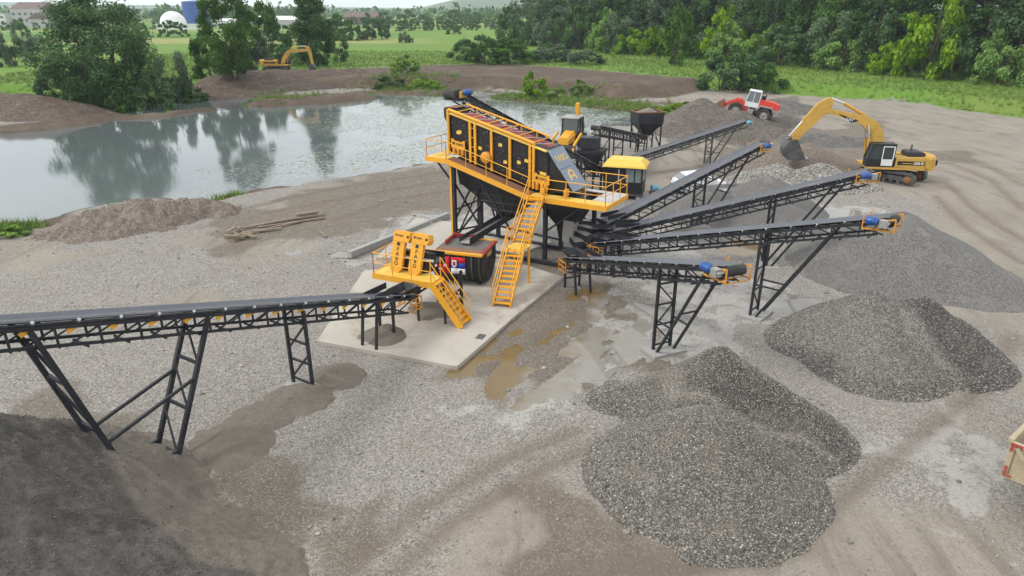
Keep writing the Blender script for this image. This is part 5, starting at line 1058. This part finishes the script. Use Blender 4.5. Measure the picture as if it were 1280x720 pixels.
beam(tt, 'tailgate_brace', (-.1, -.15, 2.2), (-.1, -.8, 1.45), .06, .1, 'tan_metal'); beam(tt, 'tailgate_rail', (-.1, 0, 2.28), (-.1, -Wb, 2.28), .1, .1, 'tan_metal'); beam(tt, 'tailgate_rail', (-.1, 0, 1.34), (-.1, -Wb, 1.34), .1, .1, 'tan_metal')
for y in (-.03,):
    box(tt, 'red_marking', (-.155, y - .12, 2.28), (.02, .26, .07), 'red_faded'); box(tt, 'red_marking', (-.155, y - .03, 2.17), (.02, .07, .2), 'red_faded'); box(tt, 'red_marking', (-.155, y - .10, 1.36), (.02, .2, .07), 'red_faded'); box(tt, 'red_marking', (-.155, y - .03, 1.5), (.02, .07, .24), 'red_faded')
for y in (0.02, -Wb - .02): beam(tt, 'top_rail', (-.1, y, 2.32), (Lb, y, 2.42), .12, .12, 'tan_metal'); [box(tt, 'side_rib', (.6 + k * .95, y, 1.82), (.1, .1, 1.0), 'tan_metal') for k in range(5)]
box(tt, 'chassis', (Lb / 2 + .6, -Wb / 2, 1.0), (Lb + 1.6, .9, .28), 'steel_dark')
for x in (2.3, 3.6, 6.0):
    for y in (-.25, -Wb + .25): wheel(tt, (x, y, .52), .52, .38, 'grey_steel')
cab_frame(tt, Lb + .25, Lb + 2.0, -Wb, 0, .8, 2.75, 'white_paint', 'glass', .15, 'white_paint', None, .45)
mobj(tt, 'load_remains', [(.1, -.1, 1.5), (Lb - .1, -.1, 1.45), (Lb - .1, -Wb + .1, 1.45), (.1, -Wb + .1, 1.5), (Lb / 2, -Wb / 2, 1.7)], [(0, 1, 4), (1, 2, 4), (2, 3, 4), (3, 0, 4)], 'heap_sandgrey')
# ================================================================== scrap timber, pipe, logs
paint('timber', (.25, .195, .135), .85, 0, .6, (.14, .11, .08))
def plank(u, v, L_, ang, w, th, label, z=0., name='plank', group='scrap timber near the pond', tiltz=0.):
    p = G(u, v); z0 = hz(p.x, p.y) + z; o = box(None, name, (p.x, p.y, z0 + th / 2), (L_, w, th), 'timber', Euler((0, tiltz, R(ang))).to_matrix()); tag(o, label, 'timber', group); return o
rr = random.Random(5)
for i in range(9): plank(298 + rr.uniform(-9, 14), 294 + rr.uniform(-5, 8), rr.uniform(.5, 1.3), rr.uniform(-40, 70), rr.uniform(.12, .28), rr.uniform(.06, .16), 'short timber offcut in the scrap heap near the pond', z=rr.uniform(0, .25), tiltz=rr.uniform(-.25, .25))
for u, v, L_, a in ((342, 280, 3.6, 38), (366, 279, 4.2, 30), (350, 284, 2.8, 45), (384, 273, 2.4, 34), (329, 290, 2.2, 25), (352, 277, 2.6, 40), (404, 294, 1.2, -60)): plank(u, v, L_, a, rr.uniform(.12, .2), .07, 'long loose plank lying behind the scrap timber heap', z=rr.uniform(0, .1), group='long loose planks')
p = G(384, 272); plank(384, 271, 1.4, 34, .3, .3, 'thick dark log end lying among the loose planks', name='log', group=None)
p = G(243, 262); pc = thing('drain_pipe', 'short concrete pipe sticking out of the muddy bank', 'pipe', (p.x, p.y, .28), R(-42)); lathe(pc, 'pipe_wall', [(.34, -.9), (.42, -.9), (.42, .9), (.34, .9), (.34, -.9)], (0, 0, 0), 'concrete_foot', 'X', 18)
# ================================================================== vegetation
def leaf_mat(name, lo, mid_, hi, jitter=.12):
    g = NG(name); tone = g.attr('tone')['Fac']; rnd = g.new('ShaderNodeObjectInfo').outputs['Random']
    c = g.ramp(tone, [(0, lo), (.5, mid_), (1, hi)])
    hs_ = g.new('ShaderNodeHueSaturation'); g.put(hs_.inputs['Hue'], g.rng(rnd, 0, 1, .491, .507)); g.put(hs_.inputs['Saturation'], g.rng(rnd, 0, 1, 1.1, .8)); g.put(hs_.inputs['Value'], g.math('ADD', .84, g.math('MULTIPLY', g.math('FRACT', g.math('MULTIPLY', rnd, 7.3)), .3))); g.put(hs_.inputs['Color'], c)
    c = hs_.outputs[0]; g.set(Base_Color=c, Roughness=.6, Specular_IOR_Level=.25)
    tl = g.new('ShaderNodeBsdfTranslucent'); g.put(tl.inputs['Color'], c); mx = g.new('ShaderNodeMixShader'); mx.inputs[0].default_value = .3
    g.t.links.new(g.b.outputs[0], mx.inputs[1]); g.t.links.new(tl.outputs[0], mx.inputs[2]); g.t.links.new(mx.outputs[0], g.out.inputs['Surface']); M[name] = g.m
leaf_mat('leaf_dark', (.022, .060, .014), (.060, .145, .030), (.12, .23, .055))
leaf_mat('leaf_mid', (.024, .068, .012), (.066, .160, .030), (.13, .25, .055))
leaf_mat('leaf_pale', (.035, .070, .032), (.095, .160, .075), (.19, .265, .14))
leaf_mat('leaf_bright', (.055, .13, .010), (.16, .31, .022), (.27, .43, .05))
leaf_mat('grass_blade', (.05, .09, .016), (.11, .165, .032), (.19, .22, .06))
paint('bark', (.10, .075, .055), .9, 0, .3, (.06, .05, .04))
def rvec(r, n):
    v = r.normal(size=(n, 3)); return v / np.linalg.norm(v, axis=1)[:, None]
def crown(name, H, Rr, base, ncl, nleaf, leaf, seed, shape='round', mat='leaf_dark', fill=.5):
    r = np.random.default_rng(seed); C = []; rad = []
    while len(C) < ncl:
        t = r.uniform(0, 1); a = r.uniform(0, 2 * math.pi)
        if shape == 'round': env = math.sin(math.pi * (.12 + .84 * t)) ** .6
        elif shape == 'poplar': env = math.sin(math.pi * (.14 + .84 * t)) ** .8 * (1.1 - .55 * t)
        elif shape == 'bush': env = math.sqrt(max(0, 1 - (t * .92) ** 2))
        else: env = (math.sin(math.pi * (.08 + .86 * t)) ** .5) * (1.15 - .4 * t)
        env *= .8 + .35 * vnoise(np.array([a * 1.3 + seed]), np.array([t * 4.]), seed)[0]
        q = r.uniform(fill, 1) ** .6; C.append((Rr * env * q * math.cos(a), Rr * env * q * math.sin(a), base + (H - base) * t)); rad.append(Rr * r.uniform(.12, .26) * (1.35 if shape == 'poplar' else 1))
    C = np.array(C); rad = np.array(rad); ci = r.integers(0, ncl, nleaf)
    d = rvec(r, nleaf); rr_ = np.abs(r.normal(.82, .26, nleaf)); P = C[ci] + d * (rad[ci] * rr_)[:, None] * np.array([1, 1, .8])
    P[:, 2] = np.maximum(P[:, 2], .05 + r.uniform(0, .3, nleaf))
    nrm = d * .55 + rvec(r, nleaf) * .75 + np.array([0, 0, .35]); nrm /= np.linalg.norm(nrm, axis=1)[:, None]
    tx = np.cross(nrm, rvec(r, nleaf)); tx /= np.linalg.norm(tx, axis=1)[:, None] + 1e-9; ty = np.cross(nrm, tx)
    s = leaf * r.uniform(.6, 1.3, nleaf)[:, None]
    V = np.stack([P - tx * s * .5, P - ty * s * .33 + tx * s * .08, P + tx * s * .6, P + ty * s * .33 + tx * s * .08], 1).reshape(-1, 3); F = np.arange(nleaf * 4).reshape(-1, 4)
    me = fastmesh(name, V, F, M[mat]); tone = np.clip(r.uniform(0, 1, ncl)[ci] * .55 + r.uniform(0, 1, nleaf) * .45, 0, 1)
    at = me.attributes.new('tone', 'FLOAT', 'POINT'); at.data.foreach_set('value', np.repeat(tone, 4).astype(np.float32))
    return me, C, rad
def limb(v, f, p, q, r0, r1, n=6):
    p, q = Vector(p), Vector(q); c, L, m = _frame(p, q); b = len(v)
    for o, r in ((p, r0), (q, r1)):
        for i in range(n): a = 2 * math.pi * i / n; v.append(o + m.col[1] * r * math.cos(a) + m.col[2] * r * math.sin(a))
    for i in range(n): f.append((b + i, b + (i + 1) % n, b + n + (i + 1) % n, b + n + i))
def trunk(name, H, Rr, base, C, seed, stems=1, r0=.28):
    r = random.Random(seed); v = []; f = []; tops = []
    for s in range(stems):
        a = r.uniform(0, 6.28); o = Vector((math.cos(a), math.sin(a), 0)) * (.35 * Rr * .3 * (stems > 1)); pts = [o + Vector((0, 0, -.3))]
        for k in range(1, 6): pts.append(o * (1 + k * .6) + Vector((r.uniform(-.25, .25), r.uniform(-.25, .25), H * .84 * k / 5)))
        rs_ = [r0 * (1 - .86 * k / 5) for k in range(6)]
        for k in range(5): limb(v, f, pts[k], pts[k + 1], rs_[k], rs_[k + 1])
        tops.append(pts)
    for c in random.Random(seed).sample(list(map(tuple, C)), min(len(C), 16)):
        pts = min(tops, key=lambda p: (Vector((p[3].x, p[3].y)) - Vector(c[:2])).length); z = max(base * .5, c[2] - .45 * math.hypot(c[0], c[1]) - .4); k = min(4, max(0, int(z / (H * .84) * 5)))
        st = pts[k].lerp(pts[k + 1], min(1, max(0, z / (H * .84) * 5 - k))); limb(v, f, st, c, r0 * .3, r0 * .07, 5)
    return rawmesh(name, v, f, M['bark'], True)
PROTO = {}
def proto(key, H, Rr, base, ncl, nleaf, leaf, seed, shape, mat, stems=1, r0=.28, fill=.5):
    c, C, rad = crown('crown', H, Rr, base, ncl, nleaf, leaf, seed, shape, mat, fill); PROTO[key] = (c, trunk('trunk', H, Rr, base, C, seed, stems, r0), H, Rr)
def plant(key, name, label, cat, x, y, s=1.0, sz=None, rz=None, group=None, z=None):
    c, t, H, Rr = PROTO[key]; o = thing(name, label, cat, (x, y, (hz(x, y) if z is None else z) - .05), random.uniform(0, 6.28) if rz is None else rz, group); o.scale = (s, s, sz or s)
    for nm, me in (('trunk', t), ('crown', c)): link(bpy.data.objects.new(nm, me), o)
    return o
proto('big', 15.5, 7.6, 2.2, 95, 30000, .36, 1, 'round', 'leaf_mid', 3, .34, .35); proto('big2', 15, 5.9, 2.0, 85, 26000, .36, 2, 'round', 'leaf_mid', 2, .3, .35); proto('poplar', 19.5, 4.3, 1.0, 110, 36000, .42, 3, 'poplar', 'leaf_dark', 2, .3, .05)
for i in range(4): proto('wood%d' % i, 17 + i, 5.2 + .4 * i, .8, 60, 7500, .54, 10 + i, ('willow', 'round', 'poplar', 'willow')[i], ('leaf_dark', 'leaf_mid', 'leaf_dark', 'leaf_pale')[i], 1, .3, .45)
for i in range(3): proto('shrub%d' % i, 4.2, 3.1, 0.1, 30, 4800, .33, 20 + i, 'bush', ('leaf_bright', 'leaf_mid', 'leaf_pale')[i], 2, .12, .45)
for i in range(2): proto('far%d' % i, 9, 5.0, .3, 22, 1500, 1.1, 30 + i, ('round', 'bush')[i], ('leaf_dark', 'leaf_mid')[i], 1, .3, .5)
def at(u, v, z=1.2): return G2(u, v, z)
x, y = at(134, 124, .8); plant('big', 'broad_tree', 'biggest broad leafy tree on the far pond shore, left side', 'tree', x, y, rz=.4)
x, y = at(294, 104); plant('big2', 'broad_tree', 'airy tree left of the distant excavator', 'tree', x, y, .76, .98, rz=1.4)
x, y = at(394, 84); plant('poplar', 'poplar_tree', 'slender dark poplar standing alone right of the distant excavator', 'tree', x, y, rz=2.)
for u, v, k, s, sz, lab in ((75, 116, 2, 1.1, 1.3, 'greyish shrub at the left foot of the biggest tree'), (100, 120, 1, 1.15, 1.2, 'dense shrub under the left side of the biggest tree'), (150, 122, 1, 1.2, 1.25, 'dark shrub under the right side of the biggest tree'), (190, 121, 1, 1.1, 1.2, 'rounded shrub at the water right of the biggest tree'),
        (218, 112, 2, 1.0, 1.9, 'tall pale shrub between the two shore trees'), (240, 112, 1, .9, .9, 'low shrub just right of the tall pale one'), (318, 92, 2, 1.1, 1.7, 'silvery shrub behind the cab of the distant excavator'), (268, 98, 1, 1.3, 1.3, 'dark shrub at the left foot of the airy tree'), (424, 79, 1, .9, 1.5, 'dark round bush beside the slender poplar'), (350, 80, 1, 1.2, .8, 'low green bush behind the boom of the distant excavator'), (378, 82, 0, .9, .9, 'small bush left of the poplar foot'),
        (18, 84, 2, .95, 1.75, 'pale round tree standing in the left field'), (50, 78, 2, 1.35, 1.0, 'wide grey-green bush in the left field'), (27, 50, 1, 1.2, 1.5, 'dark round tree before the grey hall'), (606, 84, 1, 1.6, .8, 'left half of the long dark hedge at the meadow edge'), (640, 84, 1, 1.6, .75, 'right half of the long dark hedge at the meadow edge'), (580, 80, 1, 1.2, .9, 'left end bush of the long meadow hedge'),
        (635, 54, 1, 1.5, 1.9, 'round bush alone at the left end of the wood'), (743, 57, 0, 1.4, 2.2, 'bright green bush before the pale wood trees'), (778, 62, 0, 1.3, 1.4, 'light green bush right of the bright one at the wood edge'), (686, 64, 1, .7, .7, 'little dark bush out in the meadow'), (845, 86, 1, 1.3, 2.0, 'dark round tree in front of the wood'), (802, 64, 2, 1.4, 1.7, 'greyish bush at the foot of the wood'),
        (905, 104, 1, 1.3, 1.0, 'left bush of the green row behind the wheel loader'), (930, 105, 1, 1.3, 1.05, 'middle bush of the green row behind the wheel loader'), (955, 106, 1, 1.2, .9, 'right bush of the green row behind the wheel loader'), (668, 123, 0, .75, 1.15, 'tall bright water shrub behind the screen top'), (695, 125, 0, .6, .75, 'shorter bright water shrub behind the screen top'), (727, 122, 0, .6, .9, 'small round bright shrub on the pond far shore'), (850, 132, 0, .9, .5, 'low bright shrub between pond and feed heap'),
        (505, 106, 0, .9, .85, 'bright shrub on the grassy spit of the pond'), (490, 112, 1, .9, .5, 'low shrub at the left of the grassy spit'), (530, 112, 0, .9, .5, 'low shrub at the right of the grassy spit'), (10, 293, 0, .35, .42, 'green weed bush on the near shore at the left edge'), (24, 291, 1, .25, .3, 'small weed bush at the near shore'), (340, 76, 1, 1.6, 1.8, 'dark bush behind the airy tree'), (505, 55, 2, .9, 1.0, 'pale lone bush in the middle of the meadow'), (512, 54, 1, .6, .7, 'small dark lone bush in the meadow'), (568, 44, 1, 1.2, 1.0, 'small dark bush at the back of the meadow'),
        (690, 80, 2, 1.5, .55, 'low grey scrub at the bank top behind the pond'), (660, 82, 2, 1.3, .5, 'low scrub left along the bank top behind the pond'), (730, 84, 2, 1.4, .5, 'low scrub right along the bank top behind the pond')):
    x, y = at(u, v, -.3 if v > 105 and 440 < u < 800 else (0.1 if v > 200 else 1.2)); plant('shrub%d' % k, 'shrub', lab, 'bush', x, y, s, s * sz)
ONES = 'first second third fourth fifth sixth seventh eighth ninth tenth eleventh twelfth thirteenth fourteenth fifteenth sixteenth seventeenth eighteenth nineteenth twentieth'.split()
def nth(i): return ONES[i] if i < 20 else ('thirtieth' if i == 29 else ('twenty-' if i < 29 else 'thirty-') + ONES[i % 10])
# ---- the wood on the right: front bushes, then three rows of trees
F0, F1 = Vector(at(648, 56)), Vector(at(1330, 112)); ln = (F1 - F0); nb = Vector((-ln.y, ln.x)).normalized(); nb = nb if nb.y > 0 else -nb
LABW = ['tall dark tree', 'mid green tree', 'slender dark tree', 'pale silvery willow']
rw = random.Random(21)
for row, n, off in ((0, 26, 6), (1, 26, 13), (2, 24, 21), (3, 22, 31)):
    for i in range(n):
        t = (i + rw.uniform(-.3, .3)) / (n - 1); t = -.02 + 1.1 * t ** 1.0; p = F0 + ln * t + nb * (off + rw.uniform(-2.5, 2.5)); k = rw.choice((0, 0, 1, 2, 3)) if t > .45 else rw.choice((0, 1, 3, 3, 3))
        plant('wood%d' % k, 'wood_tree', LABW[k] + ', %s from the left in the %s row of the wood' % (nth(i), ('front', 'second', 'third', 'last')[row]), 'tree', p.x, p.y, rw.uniform(.95, 1.2), rw.uniform(.9, 1.3), None, 'trees of the wood')
for i in range(34):
    t = (i + rw.uniform(-.35, .35)) / 33 * 1.08; p = F0 + ln * t + nb * rw.uniform(-6.5, -1.0); k = rw.choice((0, 0, 0, 1, 2)) if t > .3 else rw.choice((0, 1, 2))
    s = rw.uniform(1.0, 1.8); plant('shrub%d' % k, 'wood_edge_shrub', ('bright green bush', 'dark green bush', 'grey-green bush')[k] + ', %s from the left along the edge of the wood' % nth(i), 'bush', p.x, p.y, s, s * rw.uniform(1., 1.9), None, 'bushes along the wood edge')
# ---- tree lines across the meadow
rf = random.Random(8)
def treeline(u0, u1, v0, v1, n, smin, smax, label, group, keys=(0, 1)):
    for i in range(n):
        t = (i + rf.uniform(-.4, .4)) / max(1, n - 1); x, y = at(u0 + (u1 - u0) * t, v0 + (v1 - v0) * t + rf.uniform(-.5, .5), 1.6); s = rf.uniform(smin, smax)
        plant('far%d' % rf.choice(keys), 'far_tree', 'far tree, %s from the left in the %s' % (nth(i), label), 'tree', x, y, s, s * rf.uniform(.75, 1.15), None, group)
treeline(345, 480, 52, 49, 12, .6, 1.05, 'near line left across the meadow', 'far trees, near line left')
treeline(500, 630, 39, 37, 14, .62, .8, 'even hedge line across the meadow', 'far trees, even hedge line', (1,))
treeline(440, 650, 34, 32, 18, .7, 1.15, 'back line across the meadow', 'far trees, back line')
treeline(0, 260, 38, 36, 14, .4, .75, 'row by the left buildings', 'far trees by the buildings')
treeline(200, 420, 29, 28, 14, .7, 1.2, 'row behind the low white roofs', 'far trees behind the white roofs')
treeline(180, 330, 46, 44, 7, .5, .9, 'low row along the striped fields', 'far field bushes', (1,))
# distant woods that read as one mass
n = 9000; yy = 750 * (4.2 ** RNG.uniform(0, 1, n)); xx = RNG.uniform(-.8, .8, n) * yy; k = vnoise(xx / 160, yy / 60, 3) > .56; xx, yy = xx[k], yy[k]; n = len(xx)
P = np.stack([xx, yy, height(xx, yy) + RNG.uniform(0, 1, n) ** 1.5 * 13], 1); P = np.repeat(P, 5, 0) + RNG.normal(size=(n * 5, 3)) * np.array([6, 6, 2.5]); n *= 5
nr = rvec(RNG, n); tx = np.cross(nr, rvec(RNG, n)); tx /= np.linalg.norm(tx, axis=1)[:, None]; ty = np.cross(nr, tx); s = RNG.uniform(2.5, 5, n)[:, None]
me = fastmesh('distant_woods', np.stack([P - tx * s, P - ty * s * .6, P + tx * s, P + ty * s * .6], 1).reshape(-1, 3), np.arange(n * 4).reshape(-1, 4), M['leaf_dark']); a_ = me.attributes.new('tone', 'FLOAT', 'POINT'); a_.data.foreach_set('value', np.repeat(RNG.uniform(0, 1, n), 4).astype(np.float32))
tag(link(bpy.data.objects.new('distant_woods', me)), 'scattered woods across the plain near the horizon', kind='stuff')
# ---- grass tufts, reeds, water plants
def blades(name, x, y, z, s0, s1, label, seed):
    gn_scatter(name, np.stack([x, y, z], 1), s0, s1, M['grass_inst'], kind='tuft', label=label, seed=seed)
g = NG('grass_inst'); M['grass_inst'] = g.set(Base_Color=g.ramp(g.new('ShaderNodeObjectInfo').outputs['Random'], [(0, (.06, .13, .014)), (.5, (.13, .23, .028)), (1, (.23, .27, .065))]), Roughness=.7)
n = 60000; x = RNG.uniform(-95, 110, n); y = 85 + 130 * RNG.uniform(0, 1, n) ** 1.4; k = poly_sd(x, y, GRASS) > .2; x, y = x[k], y[k]; k = (np.abs(x) < y * .8 + 4) & (RNG.uniform(0, 1, len(x)) < .35 + .9 * vnoise(x * .15, y * .15, 4)); x, y = x[k], y[k]
blades('meadow_grass', x, y, height(x, y), .25, .75, 'tall meadow grass beyond the pond and on the bank', 1)
rx, ry = [], []
for (u0, v0, u1, v1, sp, n) in ((320, 128, 395, 122, 1.6, 700), (640, 121, 830, 138, 2.2, 2600), (470, 112, 555, 112, 2.6, 900), (300, 122, 345, 120, 2, 500), (150, 141, 205, 140, .8, 160), (545, 121, 640, 122, 1.2, 350), (0, 295, 34, 292, .5, 260), (268, 255, 300, 246, .3, 60), (130, 272, 160, 268, .3, 14)):
    t = RNG.uniform(0, 1, n); a, b = at(u0, v0, -.4), at(u1, v1, -.4); rx.append(a[0] + (b[0] - a[0]) * t + RNG.normal(size=n) * sp); ry.append(a[1] + (b[1] - a[1]) * t + RNG.normal(size=n) * sp * 1.6)
rx, ry = np.concatenate(rx), np.concatenate(ry); rz_ = height(rx, ry); k = rz_ > -.8; rx, ry, rz_ = rx[k], ry[k], rz_[k]
blades('reeds', rx, ry, np.maximum(rz_, -.55), .3, .85, 'reeds and rushes along the pond margins', 3)
g = NG('pad_mat'); M['pad_mat'] = g.set(Base_Color=g.ramp(g.new('ShaderNodeObjectInfo').outputs['Random'], [(0, (.10, .14, .06)), (.5, (.25, .28, .18)), (1, (.42, .43, .36))]), Roughness=.6)
n = 26000; x = RNG.uniform(-28, 40, n); y = RNG.uniform(58, 112, n); dd = poly_sd(x, y, POND); k = (dd > .5) & (vnoise(x * .10, y * .12, 12) * .7 + vnoise(x * .5, y * .5, 13) * .5 + np.clip((x + 18) / 50, -.3, .35) > .62); x, y = x[k], y[k]
gn_scatter('water_plants', np.stack([x, y, np.full(len(x), WATER_Z + .012)], 1), .04, .12, M['pad_mat'], kind='pad', label='pale floating water plants on the right part of the pond', seed=5)
# ================================================================== far buildings
def bld(label, u0, u1, vb, h, depth, wall, roof, gable=0., along_x=True, windows=0, name='building', z=2.0):
    a, b = G(u0, vb, z), G(u1, vb, z); c = (a + b) / 2; w = (b - a).length; o = thing(name, label, 'building', (c.x, c.y, hz(c.x, c.y) - .2), 0)
    box(o, 'wall', (0, depth / 2, h / 2), (w, depth, h), wall)
    if gable > 0:
        if along_x: p = [(0, h), (depth, h), (depth / 2, h + gable)]; v = [(x, y, z_) for x in (-w / 2 - .4, w / 2 + .4) for y, z_ in p]; mobj(o, 'roof', v, [(0, 1, 2), (3, 5, 4), (0, 3, 4, 1), (1, 4, 5, 2), (2, 5, 3, 0)], roof)
        else: prism(o, 'roof', [(-w / 2 - .5, h), (w / 2 + .5, h), (0, h + gable)], -.3, depth, roof)
    else: box(o, 'roof', (0, depth / 2, h + .2), (w + .6, depth + .6, .4), roof)
    for i in range(windows):
        x = -w / 2 + w * (i + .5) / windows
        for zz in ((h * .35, h * .72) if h > 8 else (h * .55,)): f_ = box(o, 'window', (x, -.04, zz), (w / windows * .45, .1, h * .16), 'glass'); box(f_, 'window_sill', (0, -.6, -.55), (1.1, 1.5, .1), 'wall_white')
    return o
bld('grey hall with brown gabled roof at the far left', 17, 54, 33, 12, 25, 'wall_grey', 'roof_brown', 5, True, 5)
bld('lower grey house with brown roof right of the grey hall', 37, 62, 34.5, 6, 16, 'wall_grey', 'roof_brown', 4, False, 2)
bld('low grey shed with roof behind the field bushes', 55, 72, 34, 7, 14, 'wall_grey', 'roof_brown', 2.5, True, 2)
bld('white flat building cut by the left edge', -25, 9, 33, 9, 16, 'wall_white', 'galv', 0, True, 4)
so = bld('pale concrete grain silo block with tower behind the halls', 56, 82, 23, 24, 30, 'wall_white', 'galv', 0, True, 0, 'silo'); w_ = 26 / 853 * G(69, 23, 2).length
box(so, 'tower', (-w_ * .12, 8, 32), (w_ * .28, 14, 16), 'wall_white')
for i in range(6): lathe(so, 'silo_tube', [(w_ / 13, 0), (w_ / 13, 23.5), (0, 23.8)], (-w_ / 2 + w_ * (i + .5) / 6, 0, 0), 'wall_white', 'Z', 12)
p = G(218, 36, 2); dr = 13.2 / 853 * p.length; do = thing('gas_dome', 'big white round gas dome by the fields', 'dome', (p.x, p.y, hz(p.x, p.y)))
lathe(do, 'shell', [(dr * math.cos(a), dr * .35 + dr * math.sin(a)) for a in np.linspace(-.36, math.pi / 2, 14)], (0, 0, 0), 'dome_white', 'Z', 32); lathe(do, 'base_ring', [(dr * 1.02, 0), (dr * 1.02, dr * .12), (dr * .8, dr * .12)], (0, 0, 0), 'wall_grey', 'Z', 32)
p = G(247, 31, 2); br = 12.5 / 853 * p.length; bt = thing('storage_tank', 'large blue cylindrical storage tank right of the white dome', 'tank', (p.x, p.y, hz(p.x, p.y))); H_ = 19 / 853 * p.length + 3
lathe(bt, 'shell', [(br, 0), (br, H_), (0, H_ * 1.06)], (0, 0, 0), 'deep_blue', 'Z', 32, False)
for i in range(4): lathe(bt, 'hoop', [(br, 0), (br * 1.012, .15), (br, .3)], (0, 0, H_ * (.2 + .22 * i)), 'deep_blue', 'Z', 32)
bld('long low white wall beside the gas dome', 196, 245, 36.5, 3, 6, 'wall_white', 'wall_white'); bld('long low shed with white roof behind the airy tree', 312, 373, 33, 5, 30, 'wall_grey', 'dome_white', 2.5)
bld('dark brown barn behind the poplar with pale roof end', 430, 474, 31, 6, 26, 'roof_brown', 'roof_brown', 4); bld('far white factory hall left of the poplar', 328, 352, 24, 9, 30, 'wall_white', 'galv'); bld('second far white factory hall nearest the poplar', 354, 372, 25, 7, 30, 'wall_white', 'dome_white'); bld('low white roof beyond the tank, right', 262, 300, 32, 4, 20, 'wall_white', 'dome_white', 1.5)
# ================================================================== hills
def ridge(name, pts, y0, depth, mat, seed):
    us = np.linspace(-800, 2100, 200); prof = np.interp(us, [p[0] for p in pts], [p[1] for p in pts]); V = []; k = 7
    for j in range(k):
        t = j / (k - 1); yy = y0 + depth * t; sh_ = math.sin(math.pi * min(1, t * 1.1) / 1.1 * .5 * 1.1)
        for u, v in zip(us, prof):
            top = max(0, (HORIZON - v) / FPX * (y0 + depth) + CAM_H + 3) if v < HORIZON + 5 else 0
            x = (u - 640) / FPX * yy; V.append((x, yy, -3 + (top + 3) * sh_ * (1 + .12 * (vnoise(np.array([u / 60.]), np.array([t * 3.]), seed)[0] - .5))))
    n = len(us); F = [(j * n + i, j * n + i + 1, (j + 1) * n + i + 1, (j + 1) * n + i) for j in range(k - 1) for i in range(n - 1)]
    o = link(bpy.data.objects.new(name, fastmesh(name, V, F, mat, True))); return tag(o, kind='structure')
g = NG('hill_mat'); hm = g.set(Base_Color=g.mix(g.noise(.006, 7, .7), (.035, .06, .022), (.13, .16, .06)), Roughness=.9, Normal=g.bump(g.noise(.03, 6, .75), 1., 12))
ridge('hills', [(-2200, 11), (-400, 10), (0, 9), (120, 11), (300, 13.5), (520, 13), (545, 9), (565, 4), (590, 1), (640, -3), (700, -7), (780, -5), (860, -1), (900, 3), (1000, -2), (1300, -8), (3400, 4)], 2700, 600, hm, 3)
ridge('mountains', [(-2200, 7), (-300, 6), (40, 5), (130, 7), (260, 9), (380, 10), (520, 11.5), (700, 8), (1300, 2), (3400, 5)], 3700, 500, hm, 9)
# ================================================================== haze: the damp air over the whole plain
b = bpy.data.materials.new('haze_mat'); b.use_nodes = True; nt = b.node_tree; nt.nodes.clear(); ho = nt.nodes.new('ShaderNodeOutputMaterial'); hv = nt.nodes.new('ShaderNodeVolumePrincipled')
hv.inputs['Color'].default_value = (.80, .90, 1.0, 1); hv.inputs['Density'].default_value = 1.8e-4; hv.inputs['Anisotropy'].default_value = .1; nt.links.new(hv.outputs[0], ho.inputs['Volume'])
M['haze_mat'] = b; v = [(x, y, z) for x in (-6500, 6500) for y in (-90, 4600) for z in (-9, 200)]
hzo = mobj(None, 'haze', v, [(0, 1, 3, 2), (4, 6, 7, 5), (0, 4, 5, 1), (2, 3, 7, 6), (0, 2, 6, 4), (1, 5, 7, 3)], b); tag(hzo, 'thin bluish haze over the whole plain', kind='stuff')
